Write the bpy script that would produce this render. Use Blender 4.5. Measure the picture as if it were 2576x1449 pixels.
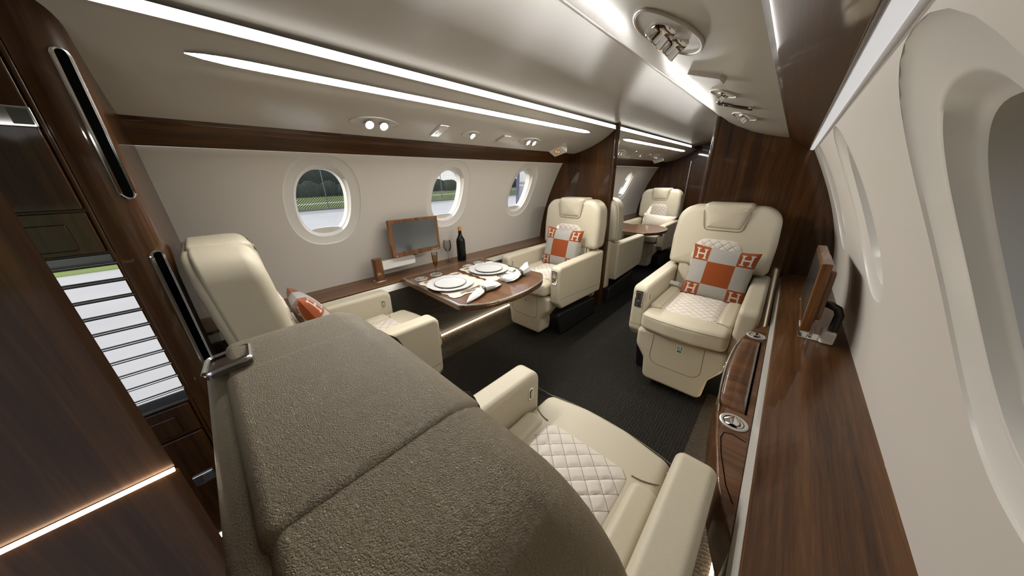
import bpy, math, random
from mathutils import Matrix, Vector
for o in list(bpy.data.objects):
    bpy.data.objects.remove(o)
S = bpy.context.scene
COL = S.collection
PI = math.pi
sin, cos, sqrt = math.sin, math.cos, math.sqrt

# ------------------------------------------------------------------ camera
cam_d = bpy.data.cameras.new('camera')
cam_d.sensor_fit = 'HORIZONTAL'
cam_d.sensor_width = 36.0
cam_d.lens = 713.17 / 2576 * 36.0
cam_d.clip_start = 0.01
cam_d.clip_end = 600
cam = bpy.data.objects.new('camera', cam_d)
COL.objects.link(cam)
RX, RY, RZ = (0.73138274, 0.23634052, -0.63970497), (0.68179739, -0.27433549, 0.67815364), (-0.0152186, -0.93213904, -0.36178059)
cam.matrix_world = Matrix(((RX[0], -RX[1], -RX[2], 0.73125), (RY[0], -RY[1], -RY[2], 0.0),
                           (RZ[0], -RZ[1], -RZ[2], 1.09125), (0, 0, 0, 1)))
S.camera = cam

# ------------------------------------------------------------------ world, sun, exposure
S.view_settings.view_transform = 'Standard'
S.view_settings.look = 'None'
S.view_settings.gamma = 1.0
S.view_settings.use_curve_mapping = False
S.view_settings.exposure = 0.0
S.cycles.use_denoising = True
S.cycles.max_bounces = 10
S.cycles.diffuse_bounces = 6
S.cycles.glossy_bounces = 5
S.cycles.transmission_bounces = 6
S.cycles.transparent_max_bounces = 12
S.cycles.sample_clamp_indirect = 4.0
S.cycles.caustics_reflective = False
S.cycles.caustics_refractive = False
W = bpy.data.worlds.new('sky')
S.world = W
W.use_nodes = True
wn, wl = W.node_tree.nodes, W.node_tree.links
bgn = wn['Background']
tc = wn.new('ShaderNodeTexCoord')
sp = wn.new('ShaderNodeSeparateXYZ')
cr = wn.new('ShaderNodeValToRGB')
cr.color_ramp.elements[0].position = 0.0
cr.color_ramp.elements[0].color = (0.95, 0.92, 0.88, 1)
cr.color_ramp.elements[1].position = 0.6
cr.color_ramp.elements[1].color = (0.60, 0.67, 0.80, 1)
wl.new(tc.outputs['Generated'], sp.inputs[0])
wl.new(sp.outputs[2], cr.inputs[0])
wl.new(cr.outputs[0], bgn.inputs[0])
SKY = 2.6
bgn.inputs[1].default_value = SKY
sun_d = bpy.data.lights.new('sun', 'SUN')
sun_d.energy = 5.0
sun_d.angle = 0.01
sun_d.color = (1.0, 0.95, 0.86)
sun = bpy.data.objects.new('sun', sun_d)
COL.objects.link(sun)
sun.rotation_euler = Vector((0.30, 0.86, -0.42)).to_track_quat('-Z', 'Y').to_euler()

COVE_E = 1.9       # emission of the long cove strip
LINE_E = 95.0      # emission of the panel strip
FLOOR_E = 26.0      # emission of the floor strips
SPOT_W = {-1: 4.5, 1: 5.8}       # watts of each reading lamp, left and right

# ------------------------------------------------------------------ materials
class NT:
    def __init__(s, name):
        s.m = bpy.data.materials.new(name)
        s.m.use_nodes = True
        s.t = s.m.node_tree
        s.n = s.t.nodes
        s.l = s.t.links
        s.b = s.n['Principled BSDF']
        s.out = s.n['Material Output']
    def node(s, kind, **kw):
        nd = s.n.new('ShaderNode' + kind)
        for k, v in kw.items():
            setattr(nd, k, v)
        return nd
    def put(s, sock, v):
        if v is None:
            return
        if hasattr(v, 'is_output'):
            s.l.new(v, sock)
        else:
            sock.default_value = v
    def math(s, op, a, b=None, c=None, clamp=False):
        nd = s.node('Math', operation=op, use_clamp=clamp)
        s.put(nd.inputs[0], a)
        s.put(nd.inputs[1], b)
        s.put(nd.inputs[2], c)
        return nd.outputs[0]
    def coord(s, kind='Object', scale=(1, 1, 1), rot=(0, 0, 0)):
        t = s.node('TexCoord')
        mp = s.node('Mapping')
        mp.inputs['Scale'].default_value = scale
        mp.inputs['Rotation'].default_value = rot
        s.l.new(t.outputs[kind], mp.inputs[0])
        return mp.outputs[0]
    def noise(s, vec, scale, detail=3, rough=0.5, dist=0.0, out=0):
        nd = s.node('TexNoise')
        s.put(nd.inputs['Vector'], vec)
        nd.inputs['Scale'].default_value = scale
        nd.inputs['Detail'].default_value = detail
        nd.inputs['Roughness'].default_value = rough
        nd.inputs['Distortion'].default_value = dist
        return nd.outputs[out]
    def ramp(s, fac, stops):
        nd = s.node('ValToRGB')
        e = nd.color_ramp.elements
        while len(e) < len(stops):
            e.new(0.5)
        for k, (p, c) in enumerate(stops):
            e[k].position = p
            e[k].color = (c[0], c[1], c[2], 1)
        s.put(nd.inputs[0], fac)
        return nd.outputs[0]
    def mix(s, fac, a, b):
        nd = s.node('Mix', data_type='RGBA')
        s.put(nd.inputs[0], fac)
        for k, v in ((6, a), (7, b)):
            if isinstance(v, tuple):
                v = (v[0], v[1], v[2], 1)
            s.put(nd.inputs[k], v)
        return nd.outputs[2]
    def bump(s, h, strength=0.3, dist=0.001, normal=None):
        nd = s.node('Bump')
        nd.inputs['Strength'].default_value = strength
        nd.inputs['Distance'].default_value = dist
        s.put(nd.inputs['Height'], h)
        if normal:
            s.put(nd.inputs['Normal'], normal)
        s.l.new(nd.outputs[0], s.b.inputs['Normal'])
        return nd.outputs[0]
    def set(s, **kw):
        names = {'base': 'Base Color', 'rough': 'Roughness', 'metal': 'Metallic', 'coat': 'Coat Weight', 'coatr': 'Coat Roughness',
                 'ior': 'IOR', 'spec': 'Specular IOR Level', 'sheen': 'Sheen Weight', 'emit': 'Emission Color', 'es': 'Emission Strength',
                 'trans': 'Transmission Weight', 'alpha': 'Alpha'}
        for k, v in kw.items():
            if isinstance(v, tuple) and len(v) == 3:
                v = (v[0], v[1], v[2], 1)
            s.put(s.b.inputs[names[k]], v)
        return s.m

def plain(name, base, rough=0.5, **kw):
    t = NT(name)
    return t.set(base=base, rough=rough, **kw)

def emitter(name, col, e):
    t = NT(name)
    return t.set(base=(0.9, 0.9, 0.9), rough=0.5, emit=col, es=e)

def wood_coat(m, w):
    m.node_tree.nodes['Principled BSDF'].inputs['Coat Weight'].default_value = w
    return m

def wood(name, grain, dark=(0.015, 0.0046, 0.0006), mid=(0.042, 0.0148, 0.0022), light=(0.085, 0.033, 0.0065), coatr=0.05, gscale=1.0, spec=0.4):
    """polished veneer; grain = 'x','y','z' is the axis the streaks run along"""
    t = NT(name)
    lo, hi = 1.2 * gscale, 26 * gscale
    sc = {'x': (lo, hi, hi), 'y': (hi, lo, hi), 'z': (hi, hi, lo)}[grain]
    v = t.coord('Object', sc)
    big = t.noise(v, 0.55, 3, 0.55, 0.9)
    fine = t.noise(v, 4.5, 4, 0.65, 0.4)
    sc2 = tuple(a * 5 if a == hi else a * 3.0 for a in sc)
    pores = t.noise(t.coord('Object', sc2), 3.0, 2, 0.7)
    f = t.math('ADD', t.math('MULTIPLY', big, 0.62), t.math('MULTIPLY', fine, 0.38))
    f2 = t.math('ADD', f, t.math('MULTIPLY', t.math('SUBTRACT', pores, 0.5), 0.16))
    c = t.ramp(f2, [(0.33, dark), (0.50, mid), (0.66, light)])
    t.set(base=c, rough=0.42, coat=0.5, coatr=coatr, spec=0.2)
    t.b.inputs['Coat IOR'].default_value = 1.5
    return t.m

def leather(name, base, base2, grain=330.0, strength=0.28, rough=0.46, wrinkle=0.0):
    t = NT(name)
    v = t.coord('Object')
    warp = t.noise(v, 60, 2, 0.5, 0, 1)
    vv = t.node('VectorMath', operation='MULTIPLY_ADD')
    t.l.new(warp, vv.inputs[0])
    vv.inputs[1].default_value = (0.006, 0.006, 0.006)
    t.l.new(v, vv.inputs[2])
    vo = t.node('TexVoronoi', feature='DISTANCE_TO_EDGE')
    t.l.new(vv.outputs[0], vo.inputs['Vector'])
    vo.inputs['Scale'].default_value = grain
    h = t.math('MINIMUM', t.math('MULTIPLY', vo.outputs[0], 2.6), 0.6)
    n2 = t.noise(v, grain * 0.35, 3, 0.6)
    hh = t.math('ADD', h, t.math('MULTIPLY', n2, 0.5))
    if wrinkle:
        v2 = t.coord('Object', (1.0, 1.0, 2.2), (0.2, 0.1, 0.5))
        w = t.noise(v2, 240, 4, 0.62, 1.6)
        ww = t.math('ABSOLUTE', t.math('SUBTRACT', w, 0.5))
        hh = t.math('ADD', hh, t.math('MULTIPLY', t.math('MINIMUM', t.math('MULTIPLY', ww, 12.0), 1.0), wrinkle))
    n = t.noise(v, 5, 3, 0.5)
    c = t.mix(n, base, base2)
    t.set(base=c, rough=rough, spec=0.42)
    t.bump(hh, strength, 0.0006)
    return t.m

M = {}
M['wall'] = plain('cabin_wall_lining', (0.60, 0.565, 0.515), 0.55, spec=0.3)
M['ceil'] = plain('ceiling_lining_satin', (0.56, 0.53, 0.475), 0.30, spec=0.5, coat=0.35, coatr=0.22)
M['reveal'] = plain('window_surround_plastic', (0.66, 0.64, 0.60), 0.28, spec=0.5)
M['white'] = plain('white_plastic', (0.72, 0.70, 0.66), 0.25)
M['strip'] = plain('pale_brushed_strip', (0.72, 0.70, 0.65), 0.28, metal=0.45)
M['woodz'] = wood('walnut_vertical_grain', 'z')
M['woodd'] = wood_coat(wood('walnut_divider_veneer', 'z'), 0.22)
M['woody'] = wood('walnut_long_grain', 'y')
M['woodyl'] = wood('walnut_ledge_grain', 'y', (0.036, 0.0125, 0.0035), (0.098, 0.040, 0.012), (0.165, 0.078, 0.025), 0.045, 0.8)
M['woodx'] = wood('walnut_table_grain', 'x', (0.040, 0.015, 0.006), (0.105, 0.045, 0.018), (0.17, 0.082, 0.034), 0.035, 1.2)
M['woodtv'] = wood('monitor_frame_walnut', 'z', (0.06, 0.022, 0.008), (0.14, 0.058, 0.019), (0.21, 0.10, 0.036), 0.06, 2.0)
M['leather'] = leather('ivory_leather', (0.54, 0.488, 0.372), (0.50, 0.45, 0.34))
M['leatherShade'] = leather('ivory_leather_heavy_grain_shaded', (0.31, 0.255, 0.165), (0.27, 0.22, 0.142), 620.0, 0.75, 0.42, 0.5)  # ivory leather with shade painted into the base, foreground seat back only
M['seam'] = plain('leather_seam_thread', (0.20, 0.165, 0.11), 0.8)
M['chrome'] = plain('chrome', (0.86, 0.85, 0.83), 0.07, metal=1.0)
M['steel'] = plain('satin_steel', (0.62, 0.61, 0.59), 0.25, metal=1.0)
M['cupring'] = plain('bright_satin_nickel', (0.62, 0.61, 0.58), 0.3, metal=0.5)
M['dark'] = plain('black_gap', (0.002, 0.002, 0.002), 1.0, spec=0.0)
M['blackp'] = plain('black_plastic', (0.012, 0.012, 0.012), 0.35)
M['basebox'] = plain('seat_base_black_cover', (0.009, 0.009, 0.009), 0.55)
M['bottle'] = plain('black_glass', (0.003, 0.003, 0.003), 0.25, spec=0.3)
M['foil'] = plain('orange_foil', (0.62, 0.27, 0.05), 0.35, metal=0.4)
M['screen'] = plain('grey_screen', (0.25, 0.28, 0.31), 0.22, metal=1.0)
M['porcelain'] = plain('white_porcelain', (0.56, 0.56, 0.55), 0.2)
M['greyrim'] = plain('grey_plate_rim', (0.13, 0.14, 0.15), 0.3)
M['linen'] = plain('cream_linen', (0.56, 0.495, 0.41), 0.9, spec=0.15)
M['napkin'] = plain('white_napkin_cotton', (0.52, 0.53, 0.51), 0.9, spec=0.15)
M['nring'] = plain('bronze_napkin_ring', (0.13, 0.13, 0.10), 0.35, metal=0.7)
M['cutlery'] = plain('brushed_cutlery', (0.55, 0.52, 0.46), 0.28, metal=1.0)
M['mirror'] = plain('mirror_slat', (0.88, 0.87, 0.85), 0.02, metal=1.0)
M['grey'] = plain('dark_grey_metal', (0.14, 0.14, 0.14), 0.3, metal=0.6)
M['belt'] = plain('grey_seat_belt', (0.58, 0.55, 0.48), 0.6)
M['orange'] = plain('orange_sign', (0.75, 0.16, 0.03), 0.5)
M['green'] = plain('green_sign', (0.0, 0.14, 0.06), 0.5)
M['signw'] = plain('sign_white', (0.75, 0.75, 0.72), 0.5)
M['tray'] = plain('smoked_bronze_tray', (0.10, 0.075, 0.06), 0.22, metal=0.5)
M['cove'] = emitter('cove_light', (1.0, 0.97, 0.92), COVE_E)
M['line'] = emitter('panel_line_light', (1.0, 0.975, 0.93), LINE_E)
M['floorl'] = emitter('floor_line_light', (1.0, 0.80, 0.55), FLOOR_E)
M['divl'] = emitter('divider_line_light', (1.0, 0.82, 0.60), 14.0)
M['lens'] = emitter('lamp_lens', (1.0, 0.96, 0.9), 14.0)
M['lensoff'] = plain('dim_lamp_lens', (0.35, 0.36, 0.34), 0.12, metal=0.7, emit=(1.0, 0.95, 0.88), es=0.5)
M['toe'] = emitter('toe_light', (1, 1, 1), 5.0)
M['valance'] = emitter('valance_lens', (0.93, 0.95, 1.0), 0.50)

def glass(name, tint=(1, 1, 1), ior=1.45, gl=0.02):
    t = NT(name)
    tr = t.node('BsdfTransparent')
    tr.inputs[0].default_value = (*tint, 1)
    g = t.node('BsdfGlossy')
    g.inputs['Roughness'].default_value = gl
    fr = t.node('Fresnel')
    fr.inputs[0].default_value = ior
    mx = t.node('MixShader')
    t.l.new(fr.outputs[0], mx.inputs[0])
    t.l.new(tr.outputs[0], mx.inputs[1])
    t.l.new(g.outputs[0], mx.inputs[2])
    t.l.new(mx.outputs[0], t.out.inputs[0])
    return t.m
M['pane'] = glass('window_pane', (0.90, 0.91, 0.90), 1.4)
M['wineglass'] = glass('wine_glass', (0.87, 0.87, 0.85), 1.25, 0.05)
M['champagne'] = glass('champagne', (0.88, 0.62, 0.16), 1.33)

def quilt_mat():
    t = NT('quilted_pale_leather')
    uv = t.coord('UV', (1, 1, 1), (0, 0, 0))
    s = t.node('SeparateXYZ')
    t.l.new(uv, s.inputs[0])
    k = PI / QP
    a = t.math('ABSOLUTE', t.math('SINE', t.math('MULTIPLY', t.math('ADD', s.outputs[0], s.outputs[1]), k)))
    b = t.math('ABSOLUTE', t.math('SINE', t.math('MULTIPLY', t.math('SUBTRACT', s.outputs[0], s.outputs[1]), k)))
    m = t.math('MINIMUM', a, b)
    line = t.math('LESS_THAN', m, 0.075)
    c = t.mix(line, (0.61, 0.555, 0.485), (0.25, 0.215, 0.175))
    t.set(base=c, rough=0.55, spec=0.3)
    n = t.noise(t.coord('Object'), 500, 3, 0.6)
    t.bump(n, 0.12, 0.0006)
    return t.m
QP = 0.046
M['quilt'] = quilt_mat()

def check_mat(cell=0.285):
    """orange and grey-white check with a serif H in each orange corner"""
    t = NT('orange_check_wool')
    uv = t.coord('UV')
    s = t.node('SeparateXYZ')
    t.l.new(uv, s.inputs[0])
    u, v = s.outputs[0], s.outputs[1]
    fu = t.math('MINIMUM', u, t.math('SUBTRACT', 1.0, u))
    fv = t.math('MINIMUM', v, t.math('SUBTRACT', 1.0, v))
    cu = t.math('LESS_THAN', fu, cell)
    cv = t.math('LESS_THAN', fv, cell)
    same = t.math('COMPARE', cu, cv, 0.1)          # corners and centre
    corner = t.math('MULTIPLY', cu, cv)
    p = t.math('ABSOLUTE', t.math('SUBTRACT', t.math('DIVIDE', fu, cell), 0.54))
    q = t.math('ABSOLUTE', t.math('SUBTRACT', t.math('DIVIDE', fv, cell), 0.54))
    def box(x0, x1, y0, y1):
        a = t.math('MULTIPLY', t.math('GREATER_THAN', p, x0), t.math('LESS_THAN', p, x1))
        b = t.math('MULTIPLY', t.math('GREATER_THAN', q, y0), t.math('LESS_THAN', q, y1))
        return t.math('MULTIPLY', a, b)
    H = t.math('MAXIMUM', t.math('MAXIMUM', box(0.17, 0.27, -1, 0.34), box(-1, 0.2, -1, 0.05)), box(0.10, 0.34, 0.285, 0.35))
    H = t.math('MULTIPLY', H, corner)
    n = t.noise(t.coord('UV'), 90, 3, 0.7)
    org = t.mix(n, (0.25, 0.058, 0.013), (0.21, 0.048, 0.011))
    gry = t.mix(n, (0.38, 0.365, 0.335), (0.25, 0.24, 0.22))
    c = t.mix(same, gry, org)
    c = t.mix(H, c, (0.46, 0.43, 0.39))
    t.set(base=c, rough=0.95, spec=0.1, sheen=0.2)
    t.bump(t.noise(t.coord('UV'), 260, 2, 0.6), 0.35, 0.001)
    return t.m
M['check'] = check_mat()

def trellis_mat():
    t = NT('white_trellis_satin')
    uv = t.coord('UV', (9.0, 5.0, 1))
    s = t.node('SeparateXYZ')
    t.l.new(uv, s.inputs[0])
    a = t.math('SINE', t.math('MULTIPLY', s.outputs[0], PI))
    b = t.math('SINE', t.math('MULTIPLY', s.outputs[1], PI))
    a2 = t.math('SINE', t.math('MULTIPLY', s.outputs[0], 3 * PI))
    b2 = t.math('SINE', t.math('MULTIPLY', s.outputs[1], 3 * PI))
    f = t.math('ADD', t.math('SUBTRACT', t.math('MULTIPLY', a, a), t.math('MULTIPLY', b, b)),
               t.math('MULTIPLY', t.math('MULTIPLY', a2, b2), 0.18))
    line = t.math('LESS_THAN', t.math('ABSOLUTE', f), 0.09)
    c = t.mix(line, (0.80, 0.73, 0.63), (0.42, 0.33, 0.20))
    t.set(base=c, rough=t.math('SUBTRACT', 0.75, t.math('MULTIPLY', line, 0.45)), metal=t.math('MULTIPLY', line, 0.6))
    return t.m
M['trellis'] = trellis_mat()

def carpet_mat(name, rot, base=(0.034, 0.032, 0.028)):
    t = NT(name)
    v = t.coord('Object', (1, 1, 1), (0, 0, rot))
    w = t.node('TexWave', wave_type='BANDS', bands_direction='X')
    t.l.new(v, w.inputs[0])
    w.inputs['Scale'].default_value = 26
    w.inputs['Distortion'].default_value = 5.0
    w.inputs['Detail'].default_value = 2
    w.inputs['Detail Scale'].default_value = 2.4
    n = t.noise(v, 160, 3, 0.7)
    h = t.math('ADD', w.outputs['Fac'], t.math('MULTIPLY', n, 0.7))
    c = t.mix(h, tuple(0.45 * x for x in base), tuple(1.35 * x for x in base))
    t.set(base=c, rough=0.95, spec=0.12)
    t.bump(h, 0.9, 0.004)
    return t.m
M['carpet'] = carpet_mat('woven_dark_carpet', 0.0, (0.020, 0.0185, 0.0155))
M['carpet2'] = carpet_mat('woven_carpet_plinth_lit', PI / 2, (0.062, 0.050, 0.036))  # same dark carpet, base lightened to paint in the floor strips' glow

def dado_mat():
    t = NT('ribbed_charcoal_panel')
    v = t.coord('Object')
    s = t.node('SeparateXYZ')
    t.l.new(v, s.inputs[0])
    a = t.math('SINE', t.math('MULTIPLY', s.outputs[2], 2 * PI / 0.011))
    n = t.noise(v, 260, 2, 0.6)
    h = t.math('ADD', a, t.math('MULTIPLY', n, 0.8))
    c = t.mix(t.math('MULTIPLY_ADD', a, 0.35, 0.5), (0.028, 0.026, 0.022), (0.062, 0.058, 0.050))
    t.set(base=c, rough=0.75, spec=0.2)
    t.bump(h, 0.5, 0.0015)
    return t.m
M['dado'] = dado_mat()

def mesh_mat():
    """black lattice sunscreen, open between the threads"""
    t = NT('black_lattice_screen')
    v = t.coord('Object')
    s = t.node('SeparateXYZ')
    t.l.new(v, s.inputs[0])
    k = PI / 0.0085
    a = t.math('ABSOLUTE', t.math('SINE', t.math('MULTIPLY', t.math('ADD', s.outputs[1], s.outputs[2]), k)))
    b = t.math('ABSOLUTE', t.math('SINE', t.math('MULTIPLY', t.math('SUBTRACT', s.outputs[1], s.outputs[2]), k)))
    hole = t.math('GREATER_THAN', t.math('MINIMUM', a, b), 0.36)
    tr = t.node('BsdfTransparent')
    mx = t.node('MixShader')
    t.set(base=(0.012, 0.014, 0.018), rough=0.7)
    t.l.new(hole, mx.inputs[0])
    t.l.new(t.b.outputs[0], mx.inputs[1])
    t.l.new(tr.outputs[0], mx.inputs[2])
    t.l.new(mx.outputs[0], t.out.inputs[0])
    return t.m
M['lattice'] = mesh_mat()

def noisy(name, c1, c2, scale, rough=0.9, detail=5):
    t = NT(name)
    n = t.noise(t.coord('Object'), scale, detail, 0.6)
    return t.set(base=t.mix(n, c1, c2), rough=rough, spec=0.1)
M['tarmac'] = noisy('pale_tarmac', (0.37, 0.355, 0.34), (0.30, 0.29, 0.285), 0.6)
M['grass'] = noisy('mown_grass', (0.10, 0.14, 0.035), (0.17, 0.20, 0.06), 0.35)
M['path'] = noisy('pinkish_path', (0.44, 0.36, 0.32), (0.36, 0.30, 0.27), 0.5)
M['trees'] = noisy('dark_foliage', (0.012, 0.022, 0.018), (0.05, 0.07, 0.035), 1.4)
M['blue'] = plain('dark_blue_paint', (0.010, 0.014, 0.055), 0.25, coat=0.6)

# ------------------------------------------------------------------ mesh tools
def smoothstep(a, b, x):
    t = max(0.0, min(1.0, (x - a) / (b - a)))
    return t * t * (3 - 2 * t)

def fr(o, x, y):
    """matrix with origin o and local axes x, y, x cross y"""
    x, y = Vector(x).normalized(), Vector(y)
    z = x.cross(y).normalized()
    y = z.cross(x)
    m = Matrix((x, y, z)).transposed().to_4x4()
    m.translation = Vector(o)
    return m

def poly_round(pts, rad, n=5):
    """round the corners of polygon pts; rad is one number or one per corner"""
    out = []
    k = len(pts)
    for i in range(k):
        p = Vector(pts[i])
        a, b = Vector(pts[i - 1]) - p, Vector(pts[(i + 1) % k]) - p
        r = rad[i] if isinstance(rad, (list, tuple)) else rad
        if r < 1e-6:
            out.append(tuple(p))
            continue
        ang = a.angle(b)
        d = min(r / math.tan(ang / 2), a.length * 0.49, b.length * 0.49)
        r = d * math.tan(ang / 2)
        p0, p1 = p + a.normalized() * d, p + b.normalized() * d
        c = p + (a.normalized() + b.normalized()).normalized() * sqrt(r * r + d * d)
        v0, v1 = p0 - c, p1 - c
        tot = v0.angle(v1) if v0.length > 1e-9 else 0
        sg = 1 if v0.x * v1.y - v0.y * v1.x > 0 else -1
        for j in range(n + 1):
            q = sg * tot * j / n
            out.append((c.x + v0.x * cos(q) - v0.y * sin(q), c.y + v0.x * sin(q) + v0.y * cos(q)))
    return out

def rrect(w, h, r, cx=0, cy=0, n=5):
    return poly_round([(cx - w / 2, cy - h / 2), (cx + w / 2, cy - h / 2), (cx + w / 2, cy + h / 2), (cx - w / 2, cy + h / 2)], r, n)

def ell(a, b, n=40, e=2.0, cx=0, cy=0):
    out = []
    for k in range(n):
        t = 2 * PI * k / n
        c, s = cos(t), sin(t)
        out.append((cx + a * math.copysign(abs(c) ** (2 / e), c), cy + b * math.copysign(abs(s) ** (2 / e), s)))
    return out

def densify(pts, step):
    out = []
    for i in range(len(pts)):
        a, b = Vector(pts[i]), Vector(pts[(i + 1) % len(pts)])
        m = max(1, int(math.ceil((b - a).length / step)))
        for j in range(m):
            out.append(tuple(a.lerp(b, j / m)))
    return out

def inset(pts, d):
    k = len(pts)
    out = []
    for i in range(k):
        a, p, b = Vector(pts[i - 1]), Vector(pts[i]), Vector(pts[(i + 1) % k])
        e0, e1 = (p - a), (b - p)
        if e0.length < 1e-9 or e1.length < 1e-9:
            out.append(tuple(p))
            continue
        e0.normalize()
        e1.normalize()
        n = Vector((-(e0.y + e1.y), e0.x + e1.x))
        if n.length < 1e-6:
            out.append(tuple(p))
            continue
        n.normalize()
        c = max(0.35, n.dot(Vector((-e0.y, e0.x))))
        out.append((p.x + n.x * d / c, p.y + n.y * d / c))
    return out

class G:
    def __init__(s):
        s.v, s.f, s.uv, s.mi = [], [], [], []
    def add(s, vs, fs, M_=None, uvs=None, mi=0):
        o = len(s.v)
        for k, p in enumerate(vs):
            p = Vector(p)
            s.v.append(tuple(M_ @ p) if M_ is not None else tuple(p))
            s.uv.append(uvs[k] if uvs else (0, 0))
        flip = M_ is not None and M_.to_3x3().determinant() < 0
        for f in fs:
            f = tuple(o + i for i in f)
            s.f.append(f[::-1] if flip else f)
            s.mi.append(mi)
        return s
    def pad(s, out, z0, z1, r0=0.0, r1=0.0, M_=None, n=4, rings=0, disp=None, crown=0.0, mi=0):
        """closed slab over outline (ccw) from z0 to z1 with rounded lower and upper edge"""
        lv = []
        if r0 > 0:
            for i in range(n):
                a = PI / 2 * i / n
                lv.append((r0 * (1 - sin(a)), z0 + r0 * (1 - cos(a))))
        lv.append((0, z0 + r0))
        if r1 > 0:
            for i in range(n + 1):
                a = PI / 2 * i / n
                lv.append((r1 * (1 - cos(a)), z1 - r1 + r1 * sin(a)))
        else:
            lv.append((0, z1))
        vs, uvs, fs = [], [], []
        k = len(out)
        cx, cy = sum(p[0] for p in out) / k, sum(p[1] for p in out) / k
        for ins, z in lv:
            for p in (inset(out, ins) if ins > 1e-7 else out):
                vs.append((p[0], p[1], z))
                uvs.append(p)
        L = len(lv)
        for r in range(L - 1):
            for i in range(k):
                j = (i + 1) % k
                fs.append((r * k + i, r * k + j, (r + 1) * k + j, (r + 1) * k + i))
        fs.append(tuple(range(k))[::-1])
        top = [vs[(L - 1) * k + i] for i in range(k)]
        if rings:
            prev = (L - 1) * k
            for q in range(1, rings):
                sc = 1 - q / rings
                base = len(vs)
                for p in top:
                    x, y = cx + (p[0] - cx) * sc, cy + (p[1] - cy) * sc
                    z = z1 + crown * (1 - sc * sc) + (disp(x, y) * min(1.0, (1 - sc) * 8) if disp else 0)
                    vs.append((x, y, z))
                    uvs.append((x, y))
                for i in range(k):
                    j = (i + 1) % k
                    fs.append((prev + i, prev + j, base + j, base + i))
                prev = base
            vs.append((cx, cy, z1 + crown + (disp(cx, cy) if disp else 0)))
            uvs.append((cx, cy))
            c = len(vs) - 1
            for i in range(k):
                fs.append((prev + i, prev + (i + 1) % k, c))
        else:
            fs.append(tuple((L - 1) * k + i for i in range(k)))
        return s.add(vs, fs, M_, uvs, mi)
    def box(s, c, d, r=0.0, M_=None, mi=0, n=3):
        w, h, t = d
        m = Matrix.Translation(Vector(c))
        if M_ is not None:
            m = M_ @ m
        if r > 0:
            return s.pad(rrect(w, h, min(r, w * .49, h * .49), n=n), -t / 2, t / 2, min(r, t * .49), min(r, t * .49), m, n=n, mi=mi)
        return s.pad([(-w / 2, -h / 2), (w / 2, -h / 2), (w / 2, h / 2), (-w / 2, h / 2)], -t / 2, t / 2, M_=m, mi=mi)
    def lathe(s, prof, seg=32, M_=None, rmod=None, mi=0, caps=False):
        vs, fs = [], []
        for (r, z) in prof:
            for i in range(seg):
                a = 2 * PI * i / seg
                rr = r * (rmod(a, r) if rmod else 1)
                vs.append((rr * cos(a), rr * sin(a), z))
        for q in range(len(prof) - 1):
            for i in range(seg):
                j = (i + 1) % seg
                fs.append((q * seg + i, q * seg + j, (q + 1) * seg + j, (q + 1) * seg + i))
        if caps and prof[0][0] > 1e-6:
            fs.append(tuple(range(seg))[::-1])
        if caps and prof[-1][0] > 1e-6:
            fs.append(tuple((len(prof) - 1) * seg + i for i in range(seg)))
        return s.add(vs, fs, M_, None, mi)
    def tube(s, path, r, seg=8, closed=False, M_=None, mi=0, flat=1.0):
        P = [Vector(p) for p in path]
        k = len(P)
        vs, fs = [], []
        up = None
        for i in range(k):
            if closed:
                t = (P[(i + 1) % k] - P[i - 1])
            else:
                t = P[min(i + 1, k - 1)] - P[max(i - 1, 0)]
            t.normalize()
            if up is None:
                up = Vector((0, 0, 1)) if abs(t.z) < 0.9 else Vector((1, 0, 0))
            up = (up - t * up.dot(t)).normalized()
            sd = t.cross(up)
            rr = r[i] if isinstance(r, (list, tuple)) else r
            for j in range(seg):
                a = 2 * PI * j / seg
                vs.append(tuple(P[i] + sd * (rr * cos(a)) + up * (rr * flat * sin(a))))
        for i in range(k if closed else k - 1):
            i2 = (i + 1) % k
            for j in range(seg):
                j2 = (j + 1) % seg
                fs.append((i * seg + j, i * seg + j2, i2 * seg + j2, i2 * seg + j))
        if not closed:
            fs.append(tuple(range(seg))[::-1])
            fs.append(tuple((k - 1) * seg + j for j in range(seg)))
        return s.add(vs, fs, M_, None, mi)
    def grid(s, fn, nu, nv, M_=None, uv=None, mi=0, closed_u=False):
        vs, uvs, fs = [], [], []
        for j in range(nv + 1):
            for i in range(nu + 1):
                vs.append(fn(i / nu, j / nv))
                uvs.append((i / nu, j / nv))
        for j in range(nv):
            for i in range(nu):
                a = j * (nu + 1) + i
                fs.append((a, a + 1, a + nu + 2, a + nu + 1))
        return s.add(vs, fs, M_, uvs, mi)
    def build(s, name, mat, parent=None, ang=38, label=None):
        me = bpy.data.meshes.new(name)
        me.from_pydata(s.v, [], s.f)
        ul = me.uv_layers.new(name='UVMap')
        for lp in me.loops:
            ul.data[lp.index].uv = s.uv[lp.vertex_index]
        mats = mat if isinstance(mat, (list, tuple)) else [mat]
        for m in mats:
            me.materials.append(m)
        if len(mats) > 1:
            me.polygons.foreach_set('material_index', s.mi)
        me.polygons.foreach_set('use_smooth', [True] * len(me.polygons))
        me.update()
        me.set_sharp_from_angle(angle=math.radians(ang))
        o = bpy.data.objects.new(name, me)
        COL.objects.link(o)
        if len(me.polygons) < 4000:
            wn_ = o.modifiers.new('weighted_normals', 'WEIGHTED_NORMAL')
            wn_.keep_sharp = True
            wn_.weight = 80
        if parent is not None:
            o.parent = parent
        if label:
            o['label'] = label
        return o

def tag(o, label, cat, group=None, kind=None):
    o['label'] = label
    o['category'] = cat
    if group:
        o['group'] = group
    if kind:
        o['kind'] = kind
    return o

def struct(o):
    o['kind'] = 'structure'
    return o

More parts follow.
